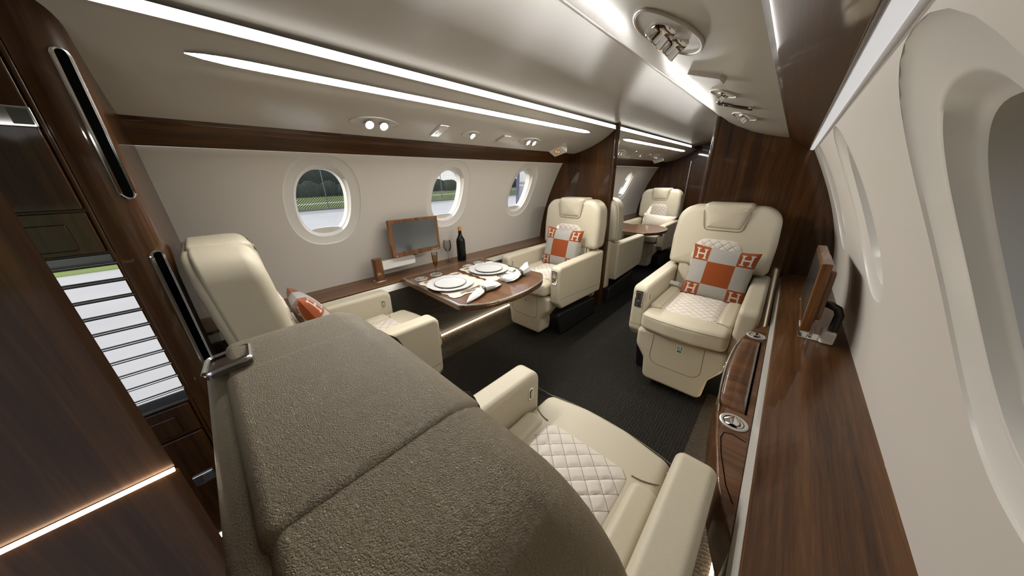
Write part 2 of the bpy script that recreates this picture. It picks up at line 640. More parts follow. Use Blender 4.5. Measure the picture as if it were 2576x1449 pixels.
def thing(name, loc, label, cat, rotz=0.0, group=None):
    o = bpy.data.objects.new(name, None)
    o.empty_display_size = 0.05
    COL.objects.link(o)
    o.location = loc
    o.rotation_euler = (0, 0, rotz)
    return tag(o, label, cat, group)

def dup(src, loc, label, rotz=None):
    r = src.copy()
    COL.objects.link(r)
    r.location = loc
    if rotz is not None:
        r.rotation_euler = (0, 0, rotz)
    r['label'] = label
    for ch in src.children:
        c = ch.copy()
        COL.objects.link(c)
        c.parent = r
        for g in ch.children:
            d = g.copy()
            COL.objects.link(d)
            d.parent = c
    return r
I4 = Matrix.Identity(4)
import numpy as np
# ------------------------------------------------------------------ the cabin shell
WZ = [1.21, 1.199, 1.12, 1.045, 0.907, 0.767, 0.65, 0.545, 0.50]
WX = [0.764, 0.770, 0.812, 0.850, 0.911, 0.958, 0.984, 0.998, 1.0]
WP = np.polyfit(WZ, WX, 4)
def wx(z):
    return float(np.polyval(WP, z))
Y0, Y1 = -0.08, 4.75          # front cabin bulkhead, aft bulkhead
PY = 2.25                     # partition
WIN_Y = [0.42 + 0.705 * k for k in range(6)]
ZC, HA, HB, HE = 0.992, 0.160, 0.205, 2.35

def wall_strip(g, side, ya, yb, za=0.50, zb=1.21, n=14):
    g.grid(lambda u, v: (side * wx(za + (zb - za) * v), ya + (yb - ya) * u, za + (zb - za) * v), 2, n)

def win_pt(yc, th, a, b):
    c, s = cos(th), sin(th)
    return yc + a * math.copysign(abs(c) ** (2 / HE), c), ZC + b * math.copysign(abs(s) ** (2 / HE), s)

def wall_cell(g, side, yc):
    hw, za, zb = 0.3525, 0.50, 1.21
    per = []
    n = 20
    for k in range(n):
        per.append((yc - hw + 2 * hw * k / n, za))
    for k in range(n):
        per.append((yc + hw, za + (zb - za) * k / n))
    for k in range(n):
        per.append((yc + hw - 2 * hw * k / n, zb))
    for k in range(n):
        per.append((yc - hw, zb - (zb - za) * k / n))
    N = len(per)
    ring = []
    for (y, z) in per:
        th = math.atan2((z - ZC) / HB, (y - yc) / HA)
        # angle on the superellipse whose direction matches
        t = math.atan2(math.copysign(abs(sin(th)) ** (HE / 2), sin(th)), math.copysign(abs(cos(th)) ** (HE / 2), cos(th)))
        ring.append(win_pt(yc, t, HA, HB))
    vs, fs = [], []
    R = 8
    for r in range(R + 1):
        f = r / R
        for k in range(N):
            y = ring[k][0] * (1 - f) + per[k][0] * f
            z = ring[k][1] * (1 - f) + per[k][1] * f
            vs.append((side * wx(z), y, z))
    for r in range(R):
        for k in range(N):
            j = (k + 1) % N
            fs.append((r * N + k, r * N + j, (r + 1) * N + j, (r + 1) * N + k))
    g.add(vs, fs)

for side, nm in ((-1, 'wall_left'), (1, 'wall_right')):
    g = G()
    wall_strip(g, side, Y0 - 0.02, WIN_Y[0] - 0.3525)
    for yc in WIN_Y:
        wall_cell(g, side, yc)
    wall_strip(g, side, WIN_Y[-1] + 0.3525, Y1)
    if side < 0:
        wall_strip(g, side, -1.25, Y0 - 0.02, -0.02, 1.45)
    else:      # entry side: lining above and either side of the open airstair door
        wall_strip(g, side, -1.25, -1.02, -0.02, 1.45)
        wall_strip(g, side, -1.02, -0.22, 1.30, 1.45, 3)
        wall_strip(g, side, -0.22, Y0 - 0.02, -0.02, 1.45)
    struct(g.build(nm, M['wall'], ang=50))

RINGS = [(0.160, 0.205, 0.0), (0.1575, 0.2025, 0.0035), (0.150, 0.196, 0.0065), (0.126, 0.173, 0.0125), (0.122, 0.169, 0.0120), (0.118, 0.165, 0.0135),
         (0.113, 0.158, 0.026), (0.109, 0.153, 0.030), (0.107, 0.150, 0.033), (0.106, 0.149, 0.074)]
NW = 72
wi = 0
for side in (-1, 1):
    for yc in WIN_Y:
        wi += 1
        if side > 0 and yc > 2.6:
            # the photo shows nothing of these behind the partition; a plain surround closes them
            pass
        g = G()
        vs, fs = [], []
        for (a, b, off) in RINGS:
            for k in range(NW):
                y, z = win_pt(yc, 2 * PI * k / NW, a, b)
                vs.append((side * (wx(z) + off), y, z))
        for r in range(len(RINGS) - 1):
            for k in range(NW):
                j = (k + 1) % NW
                fs.append((r * NW + k, r * NW + j, (r + 1) * NW + j, (r + 1) * NW + k))
        g.add(vs, fs)
        w = struct(g.build('window_%d' % wi, M['reveal'], ang=28))
        g = G()
        vs, fs = [], []
        for q in range(5):
            for k in range(NW):
                y, z = win_pt(yc, 2 * PI * k / NW, 0.1065 * (1 - q / 5), 0.1495 * (1 - q / 5))
                vs.append((side * (wx(z) + 0.066), y, z))
        vs.append((side * (wx(ZC) + 0.066), yc, ZC))
        for q in range(4):
            for k in range(NW):
                j = (k + 1) % NW
                fs.append((q * NW + k, q * NW + j, (q + 1) * NW + j, (q + 1) * NW + k))
        for k in range(NW):
            fs.append((4 * NW + k, 4 * NW + (k + 1) % NW, 5 * NW))
        g.add(vs, fs)
        g.build('pane', M['pane'], w)
        # lowered lip of the pull-up shade along the foot of the opening
        zb = 0.868
        pts = [win_pt(0, 2 * PI * k / NW, 0.1075, 0.151) for k in range(NW)]
        low = [(p[0], p[1] - zb) for p in pts if p[1] < zb - 0.004]
        low.sort(key=lambda p: p[0])
        xr = max(p[0] for p in low) + 0.004
        out = [(-xr, 0.0)] + low + [(xr, 0.0)]
        top = [(xr - 2 * xr * t / 10, 0.006 * sin(PI * t / 10)) for t in range(1, 10)]
        sl = (wx(zb + .02) - wx(zb - .04)) / 0.06
        m = fr((side * (wx(zb) + 0.040), yc, zb), (0, 1, 0), (side * sl, 0, 1))
        g = G().pad(out + top, -0.004, 0.004, 0.002, 0.002, m, n=2)
        g.build('shade', M['reveal'], w)

def prism_y(g, pts, ya, yb, mi=0):
    """closed prism with cross-section pts (x, z) running along y"""
    ar = sum(pts[i - 1][0] * pts[i][1] - pts[i][0] * pts[i - 1][1] for i in range(len(pts)))
    if ar > 0:
        pts = pts[::-1]
    k = len(pts)
    vs = [(p[0], ya, p[1]) for p in pts] + [(p[0], yb, p[1]) for p in pts]
    fs = [(i, (i + 1) % k, k + (i + 1) % k, k + i) for i in range(k)]
    fs += [tuple(range(k))[::-1], tuple(range(k, 2 * k))]
    return g.add(vs, fs, mi=mi)
def mir(pts, s):
    return [(s * p[0], p[1]) for p in pts]

PANEL = [(0.662, 1.268), (0.62, 1.2775), (0.56, 1.2925), (0.50, 1.3115), (0.447, 1.3355), (0.41, 1.353), (0.372, 1.3755), (0.345, 1.396), (0.330, 1.4065), (0.322, 1.4105), (0.314, 1.4110)]
bays = [(Y0 - 0.02, PY), (PY + 0.05, Y1)]
bandsec = poly_round([(0.7455, 1.200), (0.7510, 1.2040), (0.7510, 1.26), (0.70, 1.31), (0.655, 1.270), (0.668, 1.259)], [0.002, 0, 0, 0, 0.004, 0.03], 4)
tn = 0
for side in (-1, 1):
    # satin side panels of the ceiling with a rolled inner lip
    g = G()
    prof = PANEL + [(0.3125, 1.4125), (0.320, 1.4135), (0.33, 1.4135), (0.36, 1.4135), (0.70, 1.32), (0.70, 1.27)]
    prof = [(side * p[0], p[1]) for p in prof]
    for (ya, yb) in bays:
        k = len(prof)
        vs = [(p[0], ya, p[1]) for p in prof] + [(p[0], yb, p[1]) for p in prof]
        g.add(vs, [(i, i + 1, k + i + 1, k + i) for i in range(k - 1)])
    struct(g.build('ceiling', M['ceil'], ang=40))
    # wooden band under the ceiling panel
    for (ya, yb) in bays:
        tn += 1
        g = G()
        prism_y(g, mir(bandsec, side), ya, yb)
        struct(g.build('trim_%d' % tn, M['woody'], ang=30))
        tn += 1
        g = G()
        prism_y(g, mir([(0.7512, 1.2045), (0.7635, 1.2010), (0.7665, 1.2065), (0.7512, 1.2120)], side), ya, yb)
        struct(g.build('trim_%d' % tn, M['valance']))
        tn += 1      # ledge
        g = G()
        prism_y(g, mir(poly_round([(0.808, 0.535), (1.01, 0.535), (1.01, 0.5455), (0.808, 0.5455)], [0.003, 0, 0, 0.004], 3), side), ya, yb)
        struct(g.build('trim_%d' % tn, M['woodyl'], ang=30))
        tn += 1      # pale strip under the ledge
        g = G()
        prism_y(g, mir([(0.812, 0.5345), (0.799, 0.500), (1.00, 0.500), (1.00, 0.5345)], side), ya, yb)
        struct(g.build('trim_%d' % tn, M['strip']))
        tn += 1      # ribbed lower side panel
        g = G()
        prism_y(g, mir([(0.801, 0.4995), (0.832, 0.078), (0.90, 0.078), (0.99, 0.4995)], side), ya, yb)
        struct(g.build('trim_%d' % tn, M['dado']))
        tn += 1      # carpeted plinth
        g = G()
        prism_y(g, mir([(0.66, -0.01), (0.66, 0.001), (0.72, 0.012), (0.765, 0.030), (0.815, 0.064), (0.84, 0.066), (0.90, 0.066), (0.90, -0.01)], side), ya, yb)
        struct(g.build('trim_%d' % tn, M['carpet2'], ang=60))
# arched middle ceiling, cove back plates
g = G()
for (ya, yb) in [(-1.25, Y1)]:
    g.grid(lambda u, v: (-0.37 + 0.74 * u, ya + (yb - ya) * v, 1.436 + 0.060 * (1 - (2 * u - 1) ** 2)), 24, 2)
g.grid(lambda u, v: (0.352, -0.1 + 4.85 * u, 1.40 + 0.05 * v), 1, 1)
g.grid(lambda u, v: (-0.356, -0.1 + 4.85 * u, 1.40 + 0.05 * v), 1, 1)
for side in (-1, 1):
    g.grid(lambda u, v: (side * (0.33 + 0.5 * u), -1.25 + 1.16 * v, 1.445 - 0.02 * u), 1, 1)
struct(g.build('ceiling', M['ceil']))
# floor
g = G()
g.box((0, 1.75, -0.01), (1.80, 6.05, 0.02))
struct(g.build('floor', M['carpet']))
# end walls
g = G()
g.box((0, Y1 + 0.02, 0.7), (2.1, 0.04, 1.7))
struct(g.build('wall_rear', M['woodz']))
g = G()
g.box((0, -1.27, 0.7), (2.1, 0.04, 1.7))
struct(g.build('wall_front', M['woodz']))
d = G()
d.pad(poly_round([(-0.352, 0.003), (0.352, 0.003), (0.352, 1.300), (0.2, 1.325), (0, 1.335), (-0.2, 1.325), (-0.352, 1.300)], [0.01, 0.01, 0.05, 0.1, 0.1, 0.1, 0.05], 4),
      0, 0.012, 0, 0.004, fr((0, Y1, 0), (1, 0, 0), (0, 0, 1)))
dr = struct(d.build('door_1', M['woodz']))
G().box((-0.356, Y1 - 0.016, 0.66), (0.012, 0.010, 1.22), 0.003).build('door_edge_strip', M['steel'], dr)
# partitions either side of the aisle, half way down the cabin
prt = [(0.3135, 0), (1.02, 0), (1.02, 0.55), (0.985, 0.77), (0.935, 0.92), (0.875, 1.06), (0.80, 1.205), (0.70, 1.30), (0.50, 1.345), (0.3135, 1.452)]
for side, nm in ((-1, 'wall_partition_left'), (1, 'wall_partition_right')):
    g = G()
    prism_y(g, mir(prt, side), PY, PY + 0.05)
    g.pad(rrect(0.030, 0.060, 0.012, side * 0.318, PY + 0.025), 0, 1.452)
    struct(g.build(nm, M['woodz'], ang=30))
# left front bulkhead with a rounded aisle end
def bulk_out(side):
    p = [(0.98, Y0), (0.98, -0.15), (0.322, -0.15)]
    arc = [(0.378 - 0.056 * cos(a), -0.136 + 0.056 * sin(a)) for a in [PI / 2 * k / 10 for k in range(11)]]
    o = p + arc
    o = [(side * x, y) for x, y in o]
    return o if side < 0 else o[::-1]
for side, nm in ((-1, 'wall_bulkhead_left'),):
    g = G()
    o = bulk_out(side)
    ar = sum(o[i - 1][0] * o[i][1] - o[i][0] * o[i - 1][1] for i in range(len(o)))
    if ar < 0:
        o = o[::-1]
    g.pad(o, 0, 1.46)
    struct(g.build(nm, M['woodz'], ang=50))
g = G()
g.box((0.80, -0.118, 0.73), (0.40, 0.066, 1.46))  # unseen panel added to keep door daylight off the near seat and right wall
struct(g.build('wall_daylight_block_right', M['woodz']))
# galley divider on the right of the aisle, behind the foreground seat
gd = thing('galley_divider', (0.337, -0.16, 0), 'dark glossy walnut divider with a warm light strip, lower left foreground', 'cabinet')
g = G()
g.pad([(-0.015, 0.052), (-0.015, -0.075), (0.015, -0.075), (0.015, 0.075)], 0.833, 1.402)
g.build('upper_panel', M['woodd'], gd)
g = G()
g.pad([(-0.015, 0.052), (-0.015, -0.075), (0.0165, -0.075), (0.0165, 0.0765)], 0.003, 0.829)
g.build('lower_panel', M['woodd'], gd)
g = G()
g.tube([(0.0178, -0.0745, 0.8312), (0.0178, 0.0745, 0.8312)], 0.0021, 8)
g.build('light_strip', M['divl'], gd)
# slots let into the rounded end of the left bulkhead
q = 1 / sqrt(2)
sm = fr((-0.378 + 0.056 * q, -0.136 + 0.056 * q, 0), (-q, q, 0), (0, 0, 1))
for k, (za, zb) in enumerate(((1.062, 1.332), (0.50, 0.942))):
    cap = lambda w, e: [(w * cos(a), zb - w + w * sin(a)) for a in [PI * i / 10 for i in range(11)]] + \
                       [(w * cos(a), za + w + w * sin(a)) for a in [PI + PI * i / 10 for i in range(11)]]
    s_ = thing('bulkhead_slot', (0, 0, 0), ['upper chrome-rimmed black slot in the rounded end of the left bulkhead',
                                            'lower chrome-rimmed black slot in the left bulkhead beside the louvred panel'][k], 'slot', group=None)
    g = G()
    for w, rt in ((0.0135, 0.0026), (0.0102, 0.0018)):
        pth = [(x, y, 0.0004 - x * x / 0.112) for x, y in cap(w, 0)]
        g.tube(pth, rt, 6, True, sm)
    g.build('rim', M['chrome'], s_)
    G().pad(cap(0.0092, 0), -0.004, 0.0008, M_=sm).build('opening', M['dark'], s_)

# wardrobe with mirrored louvres, entry side of the left bulkhead
CX = -0.322
cab = thing('entry_wardrobe', (0, 0, 0), 'dark walnut wardrobe with mirrored louvre panel behind the left bulkhead', 'cabinet')
g = G()
g.box((-0.62, -0.64, 0.705), (0.586, 0.97, 1.41))
g.build('body', M['woodz'], cab)
fx = fr((CX - 0.001, 0, 0), (0, 1, 0), (0, 0, 1))      # door fronts lie in y-z, facing the aisle
def front(name, ya, yb, za, zb, mat='woodz', t=0.012, r=0.003, par=cab):
    g = G()
    g.pad(rrect(yb - ya, zb - za, 0.004, (ya + yb) / 2, (za + zb) / 2), -0.006, t - 0.006, 0, r, fx)
    return g.build(name, M[mat], par)
front('side_stile', -0.158, -0.151, 0.0, 1.40, t=0.010)
d1 = front('door', -0.75, -0.160, 1.044, 1.40)
d2 = front('door', -0.75, -0.160, 0.955, 1.040)
front('inset_panel', -0.70, -0.190, 0.965, 1.018, t=0.016, par=d2)
d3 = front('door', -0.75, -0.160, 0.455, 0.545)
front('inset_panel', -0.70, -0.190, 0.465, 0.520, t=0.016, par=d3)
d4 = front('door', -0.75, -0.160, 0.075, 0.450)
for (dd, yc, zc) in ((d1, -0.180, 1.208), (d4, -0.200, 0.297)):
    g = G()
    g.pad(rrect(0.044, 0.034, 0.003, yc, zc), 0.005, 0.011, 0, 0.002, fx)
    lt = g.build('latch', M['chrome'], dd)
    G().pad(rrect(0.021, 0.025, 0.001, yc + 0.008, zc), 0.0105, 0.0118, M_=fx).build('thumb_plate', M['grey'], lt)
lv = front('louvre_frame', -0.56, -0.150, 0.548, 0.952, 'grey', t=0.008)
for k in range(10):
    zz = 0.560 + 0.0375 * k
    g = G()
    g.box((CX + 0.0085, -0.355, zz + 0.016), (0.003, 0.400, 0.029 if k < 9 else 0.028))
    g.build('slat', M['mirror'], lv)
    g = G()
    g.tube([(CX + 0.011, -0.556, zz + 0.0345), (CX + 0.011, -0.153, zz + 0.0345)], 0.0022, 8)
    g.build('slat_rail', M['steel'], lv)
G().pad(rrect(0.05, 0.016, 0.002, -0.235, 0.068), 0.004, 0.010, 0, 0.002, fx).build('toe_light', M['toe'], cab)

# ------------------------------------------------------------------ built-in light strips
def strip(name, pts, ya, yb, mat, label, taper=0.0):
    """light strip with cross-section (x, z) segment pts running along y, ends tapered over `taper` metres"""
    (xa, za), (xb, zb) = pts
    g = G()
    n = 24
    vs, fs = [], []
    ys = [ya, ya + taper * .25, ya + taper * .6, ya + taper] + [yb - taper, yb - taper * .6, yb - taper * .25, yb] if taper else [ya, yb]
    ws = [0.08, 0.6, 0.9, 1, 1, 0.9, 0.6, 0.08] if taper else [1, 1]
    for y, w in zip(ys, ws):
        mx, mz = (xa + xb) / 2, (za + zb) / 2
        vs += [(mx + (xa - mx) * w, y, mz + (za - mz) * w), (mx + (xb - mx) * w, y, mz + (zb - mz) * w)]
    nx, nz = -(zb - za), (xb - xa)
    L = sqrt(nx * nx + nz * nz)
    # the backing plate lies behind the lens, away from the cabin
    sg = 1 if (nx * (1 if mx < 0 else -1) - nz * 0.3) > 0 else -1
    nx, nz = sg * nx / L * 0.002, sg * nz / L * 0.002
    k = len(vs)
    vs += [(x - nx, y, z - nz) for x, y, z in vs]
    fs = [(i, i + 1, i + 3, i + 2) for i in range(0, k - 2, 2)]
    g.add(vs, fs, mi=0)
    fs = []
    for i in range(0, k - 2, 2):
        fs += [(k + i, k + i + 2, k + i + 3, k + i + 1), (i, i + 2, k + i + 2, k + i), (i + 1, k + i + 1, k + i + 3, i + 3)]
    fs += [(0, k, k + 1, 1), (k - 2, k - 1, 2 * k - 1, 2 * k - 2)]
    g.add(vs, fs, mi=1)
    return tag(g.build(name, [M[mat], M['ceil']]), label, 'light strip')
strip('cove_light', ((-0.3165, 1.4115), (-0.3200, 1.4385)), Y0 + 0.005, PY - 0.002, 'cove', 'bright white cove strip along the left ceiling edge, fore cabin')
strip('cove_light', ((-0.3165, 1.4115), (-0.3200, 1.4385)), PY + 0.052, Y1 - 0.3, 'cove', 'bright white cove strip in the ceiling beyond the partition')
strip('panel_light', ((-0.357, 1.3775), (-0.383, 1.3665)), 0.077, 1.965, 'line', 'thin white line light with tapered ends in the left ceiling panel, fore cabin', 0.12)
strip('panel_light', ((-0.357, 1.3775), (-0.383, 1.3665)), 2.52, 4.38, 'line', 'thin white line light in the ceiling panel beyond the partition', 0.12)
for side, nm in ((-1, 'left'), (1, 'right')):
    g = G()
    g.tube([(side * 0.8190, Y0 + 0.002, 0.0735), (side * 0.8190, PY - 0.002, 0.0735)], 0.0042, 8)
    tag(g.build('floor_light', M['floorl']), 'warm floor-level light strip at the foot of the %s side panel' % nm, 'light strip')

# ------------------------------------------------------------------ outside
g = G()
g.box((-8, 10, -1.35), (42, 160, 0.1))
struct(g.build('floor_apron', M['tarmac']))
g = G()
g.box((-120, 30, -1.32), (182, 300, 0.1))
g.box((103, 30, -1.32), (180, 300, 0.1))
struct(g.build('floor_grass', M['grass']))
g = G()
g.add([(-31.5, -20, -1.262), (-33.5, -20, -1.262), (-52, 80, -1.262), (-49, 80, -1.262)], [(0, 1, 2, 3)][0:1])
struct(g.build('floor_path', M['path']))
random.seed(4)
def blob_row(name, x, ya, yb, h, mat, label):
    g = G()
    y = ya
    while y < yb:
        r = h * random.uniform(0.5, 0.75)
        hh = h * random.uniform(0.8, 1.15)
        m = Matrix.Translation((x + random.uniform(-1, 1), y, -1.3)) @ Matrix.Diagonal((r, r, hh, 1))
        prof = [(0.75, 0), (1.0, 0.3), (0.95, 0.55), (0.72, 0.82), (0.35, 0.97), (0.0, 1.0)]
        ph = random.uniform(0, 6)
        g.lathe(prof, 14, m, lambda a, rr: 1 + 0.13 * sin(3 * a + ph) + 0.08 * sin(7 * a + 2 * ph))
        y += r * 1.15
    return tag(g.build(name, M[mat], ang=60), label, 'trees', kind='stuff')
blob_row('hedge', -56, -20, 110, 2.2, 'trees', 'dark hedge beyond the grass outside the left windows')
blob_row('tree_row', -74, -20, 26, 10, 'trees', 'tall dark trees behind the hedge outside the left windows')
blob_row('tree_row', 70, -60, 110, 8, 'trees', 'dark tree row outside the right-hand windows')
# wire fence along the edge of the apron
def fence_mat():
    t = NT('fence_wire')
    s = t.node('SeparateXYZ')
    t.l.new(t.coord('Object'), s.inputs[0])
    k = PI / 0.20
    a = t.math('ABSOLUTE', t.math('SINE', t.math('MULTIPLY', t.math('ADD', s.outputs[1], s.outputs[2]), k)))
    b = t.math('ABSOLUTE', t.math('SINE', t.math('MULTIPLY', t.math('SUBTRACT', s.outputs[1], s.outputs[2]), k)))
    hole = t.math('GREATER_THAN', t.math('MINIMUM', a, b), 0.42)
    tr = t.node('BsdfTransparent')
    mx = t.node('MixShader')
    t.set(base=(0.012, 0.014, 0.018), rough=0.7)
    t.l.new(hole, mx.inputs[0])
    t.l.new(t.b.outputs[0], mx.inputs[1])
    t.l.new(tr.outputs[0], mx.inputs[2])
    t.l.new(mx.outputs[0], t.out.inputs[0])
    return t.m
fm = fence_mat()
fe = thing('wire_fence', (-29.2, 30, -1.3), 'black diamond-mesh wire fence outside the left windows', 'fence')
G().box((0, 0, 2.1), (0.01, 100, 4.2)).build('wire_mesh', fm, fe)
G().box((0.05, 0, 0.06), (0.25, 100, 0.12)).build('kerb', M['grey'], fe)
for k in range(26):
    G().tube([(0, -50 + 4 * k, 0), (0, -50 + 4 * k, 4.25)], 0.04, 6).build('post', M['grey'], fe)
fin = thing('blue_tail_fin', (-6.0, 7.7, -1.3), 'dark blue slanted fin outside the left window nearest the partition', 'aircraft fin')
g = G()
g.pad(poly_round([(-0.62, 1.60), (0.35, 1.30), (0.75, 3.6), (-0.25, 3.7)], 0.05), -0.05, 0.05, 0.02, 0.02, fr((0, 0, 0), (-0.45, 0.9, 0), (0, 0, 1)))
g.build('blade', M['blue'], fin)
G().pad(poly_round([(-0.55, 0), (0.5, 0), (0.34, 1.5), (-0.28, 1.6)], 0.05), -0.16, 0.16, 0.03, 0.03, fr((0, 0, 0), (-0.45, 0.9, 0), (0, 0, 1))).build('pylon', M['white'], fin)
#PART3
# ------------------------------------------------------------------ seats
def quilt_disp(amp, pitch=QP):
    k = PI / pitch
    return lambda x, y: amp * (min(1.0, abs(sin(k * (x + y))) * 1.6) * min(1.0, abs(sin(k * (x - y))) * 1.6)) ** 0.6

def build_seat(name, loc, rotz, aisle, near, label, pocket_tag=True):
    """local frame: x across, y from the arm fronts towards the backrest, z up; aisle = -1/+1 side of the aisle arm"""
    t = thing(name, loc, label, 'seat', rotz, 'ivory leather cabin seats')
    L = M['leatherShade'] if (near and loc[0] > 0) else M['leather']
    LF = M['leather']
    S = M['seam']
    FXZ = lambda y: fr((0, y, 0), (1, 0, 0), (0, 0, 1))      # x,z plane; pad grows towards -y
    # black floor plinth
    g = G()
    g.pad(poly_round([(0.06, 0.19), (0.12, 0.0), (0.63, 0.0), (0.61, 0.15)], [0.02, 0.004, 0.004, 0.03]), -0.225, 0.225, 0.012, 0.012, fr((0, 0, 0), (0, 1, 0), (0, 0, 1)))
    g.build('base', M['basebox'], t)
    # seat pan + cushion
    g = G()
    g.pad(poly_round([(-0.188, -0.052), (-0.06, -0.078), (0.06, -0.078), (0.188, -0.052), (0.188, 0.50), (-0.188, 0.50)], [0.035, 0.1, 0.1, 0.035, 0.02, 0.02], 6),
          0.345, 0.437, 0.022, 0.030, n=6)
    cu = g.build('seat_cushion', LF, t)
    for s in (-1, 1):
        g = G()
        g.pad(rrect(0.062, 0.42, 0.022, s * 0.155, 0.265), 0.42, 0.447, 0, 0.018, n=5)
        g.build('side_bolster', LF, cu)
    g = G()
    pts = [(-0.186 + 0.372 * k / 16, -0.0520 - 0.0235 * sin(PI * k / 16) ** 0.8, 0.4225) for k in range(17)]
    g.tube(pts, 0.0013, 5)
    for s in (-1, 1):
        g.tube([(s * (0.120 + 0.066 * k / 6), 0.052 - 0.030 * (k / 6) ** 2, 0.4385 - 0.004 * (k / 6) ** 4) for k in range(6)], 0.0016, 5)
    g.build('stitching', S, cu)
    g = G()
    g.pad(densify(rrect(0.242, 0.42, 0.035, 0, 0.255, 6), 0.006), 0.42, 0.4395, 0, 0.010, n=3, rings=46, disp=quilt_disp(0.0045), crown=0.003)
    g.build('quilted_panel', M['quilt'], cu)
    # leg panel below the cushion
    g = G()
    out = [(-0.140, 0.045), (0.140, 0.045), (0.150, 0.165), (0.197, 0.235), (0.200, 0.335), (-0.200, 0.335), (-0.197, 0.235), (-0.150, 0.165)]
    g.pad(poly_round(out, [0.03, 0.03, 0.04, 0.05, 0.022, 0.022, 0.05, 0.04], 5), -0.085, 0.035, 0.01, 0.020, FXZ(0.0), n=5)
    lp = g.build('leg_panel', LF, t)
    g = G()
    u = poly_round([(-0.112, 0.40), (-0.118, 0.158), (0.118, 0.158), (0.112, 0.40)], [0, 0.045, 0.045, 0], 8)
    g.tube([(x, -0.0352, min(z, 0.325)) for x, z in u if z < 0.41], 0.0014, 5)
    g.build('pocket_seam', S, lp)
    if pocket_tag:
        mm = FXZ(-0.0352)
        g = G().pad(rrect(0.026, 0.037, 0.002, 0.012, 0.287), 0, 0.0015, M_=mm)
        tg = g.build('life_vest_tag', M['signw'], lp)
        g = G()
        g.pad(rrect(0.020, 0.019, 0.0005, 0.012, 0.2925), 0.0015, 0.0019, M_=mm)
        g.pad(rrect(0.020, 0.0085, 0.0005, 0.012, 0.2755), 0.0015, 0.0019, M_=mm)
        g.build('green_print', M['green'], tg)
        g = G()
        for s in (-1, 1):
            g.pad(rrect(0.0046, 0.012, 0.0015, 0.012 + s * 0.0036, 0.2915), 0.0019, 0.0022, M_=mm)
        g.tube([(0.012 + 0.0036 * cos(a), -0.0352 - 0.0022, 0.2975 + 0.003 * sin(a)) for a in [PI * k / 8 for k in range(9)]], 0.0012, 5)
        g.build('vest_symbol', M['signw'], tg)
    # arms
    for s in (-1, 1):
        xm = s * 0.226
        A = fr((xm, 0, 0), (0, 1, 0), (0, 0, 1))
        g = G()
        g.pad(poly_round([(0.004, 0.300), (0.050, 0.250), (0.60, 0.225), (0.61, 0.287), (0.61, 0.560), (0.0, 0.552)], [0.03, 0.03, 0.02, 0.1, 0.02, 0.034], 6), -0.0375, 0.0375, 0.018, 0.018, A, n=5)
        arm = g.build('armrest', LF, t)
        g = G()
        for sx in (-1, 1):
            g.tube([(xm + sx * 0.0345, 0.0215, 0.345), (xm + sx * 0.0345, 0.0215, 0.50), (xm + sx * 0.030, 0.026, 0.535), (xm + sx * 0.0225, 0.03, 0.5495)], 0.0010, 5)
            g.tube([(xm + sx * 0.0372, 0.020, 0.331), (xm + sx * 0.0375, 0.30, 0.309), (xm + sx * 0.0372, 0.60, 0.286)], 0.0013, 5)
        g.tube([(xm - 0.037, 0.020, 0.331), (xm - 0.026, 0.004, 0.332), (xm + 0.026, 0.004, 0.332), (xm + 0.037, 0.020, 0.331)], 0.0013, 5)
        g.build('stitching', S, arm)
        mi_ = fr((xm - s * 0.0374, 0.048, 0.492), (0, -s, 0), (0, 0, 1))
        g = G()
        g.pad(rrect(0.021, 0.040, 0.005), 0, 0.0022, 0, 0.001, mi_)
        sw = g.build('seat_switch', M['chrome'], arm)
        G().pad(rrect(0.013, 0.030, 0.004), 0.0022, 0.0027, M_=mi_).build('switch_recess', M['blackp'], sw)
        G().pad(rrect(0.008, 0.022, 0.002), 0.0027, 0.0042, M_=mi_).build('rocker', LF, sw)
        if s == aisle:
            mf = fr((xm, -0.0005, 0.482), (1, 0, 0), (0, 0, 1))
            g = G()
            g.pad(rrect(0.037, 0.090, 0.003), -0.006, 0.003, 0, 0.0015, mf)
            cp = g.build('control_plate', M['chrome'], arm)
            G().pad(rrect(0.028, 0.080, 0.002), 0.003, 0.0035, M_=mf).build('plate_recess', M['grey'], cp)
            g = G()
            g.pad(rrect(0.024, 0.040, 0.002, 0, 0.018), 0.0035, 0.0055, 0, 0.001, mf)
            g.lathe([(0.006, 0.0035), (0.006, 0.008), (0.004, 0.009), (0, 0.009)], 16, mf @ Matrix.Translation((0, -0.014, 0)))
            g.lathe([(0.005, 0.0035), (0.005, 0.007), (0, 0.007)], 16, mf @ Matrix.Translation((0.006, -0.029, 0)))
            g.build('lift_lever', M['steel'], cp)
    # backrest: front cushion body, rear shell, headrest, quilted insert
    yf, yr = ((0.426, 0.568) if loc[0] > 0 else (0.455, 0.582)) if near else (0.495, 0.625)
    lean = 0.10 if (near and loc[0] < 0) else 0.075
    SH = Matrix(((1, 0, 0, 0), (0, 1, lean, -lean * 0.56), (0, 0, 1, 0), (0, 0, 0, 1)))
    top = 0.931 if near else 0.928
    out = [(-0.180, 0.40), (0.180, 0.40), (0.184, 0.565), (0.244, 0.570), (0.247, 0.74), (0.232, top), (-0.232, top), (-0.247, 0.74), (-0.244, 0.570), (-0.184, 0.565)]
    def bodyp(d):
        return [(x + (d if x < 0 else -d), z) for x, z in out]
    rad = [0.02, 0.02, 0.0, 0.035, 0.3, 0.105, 0.105, 0.3, 0.035, 0.0]
    g = G()
    g.pad(densify(poly_round([o for o in out if o[1] > 0.567], [0.035, 0.3, 0.095, 0.095, 0.3, 0.035], 9), 0.03), -yr, -yf, 0.010, 0.036,
          SH @ FXZ(0), n=7, rings=6, crown=0.008)
    g.pad(rrect(0.368, 0.24, 0.01, 0, 0.50), -yr, -yf - 0.012, 0.01, 0.02, SH @ FXZ(0))
    bk = g.build('backrest', L, t)
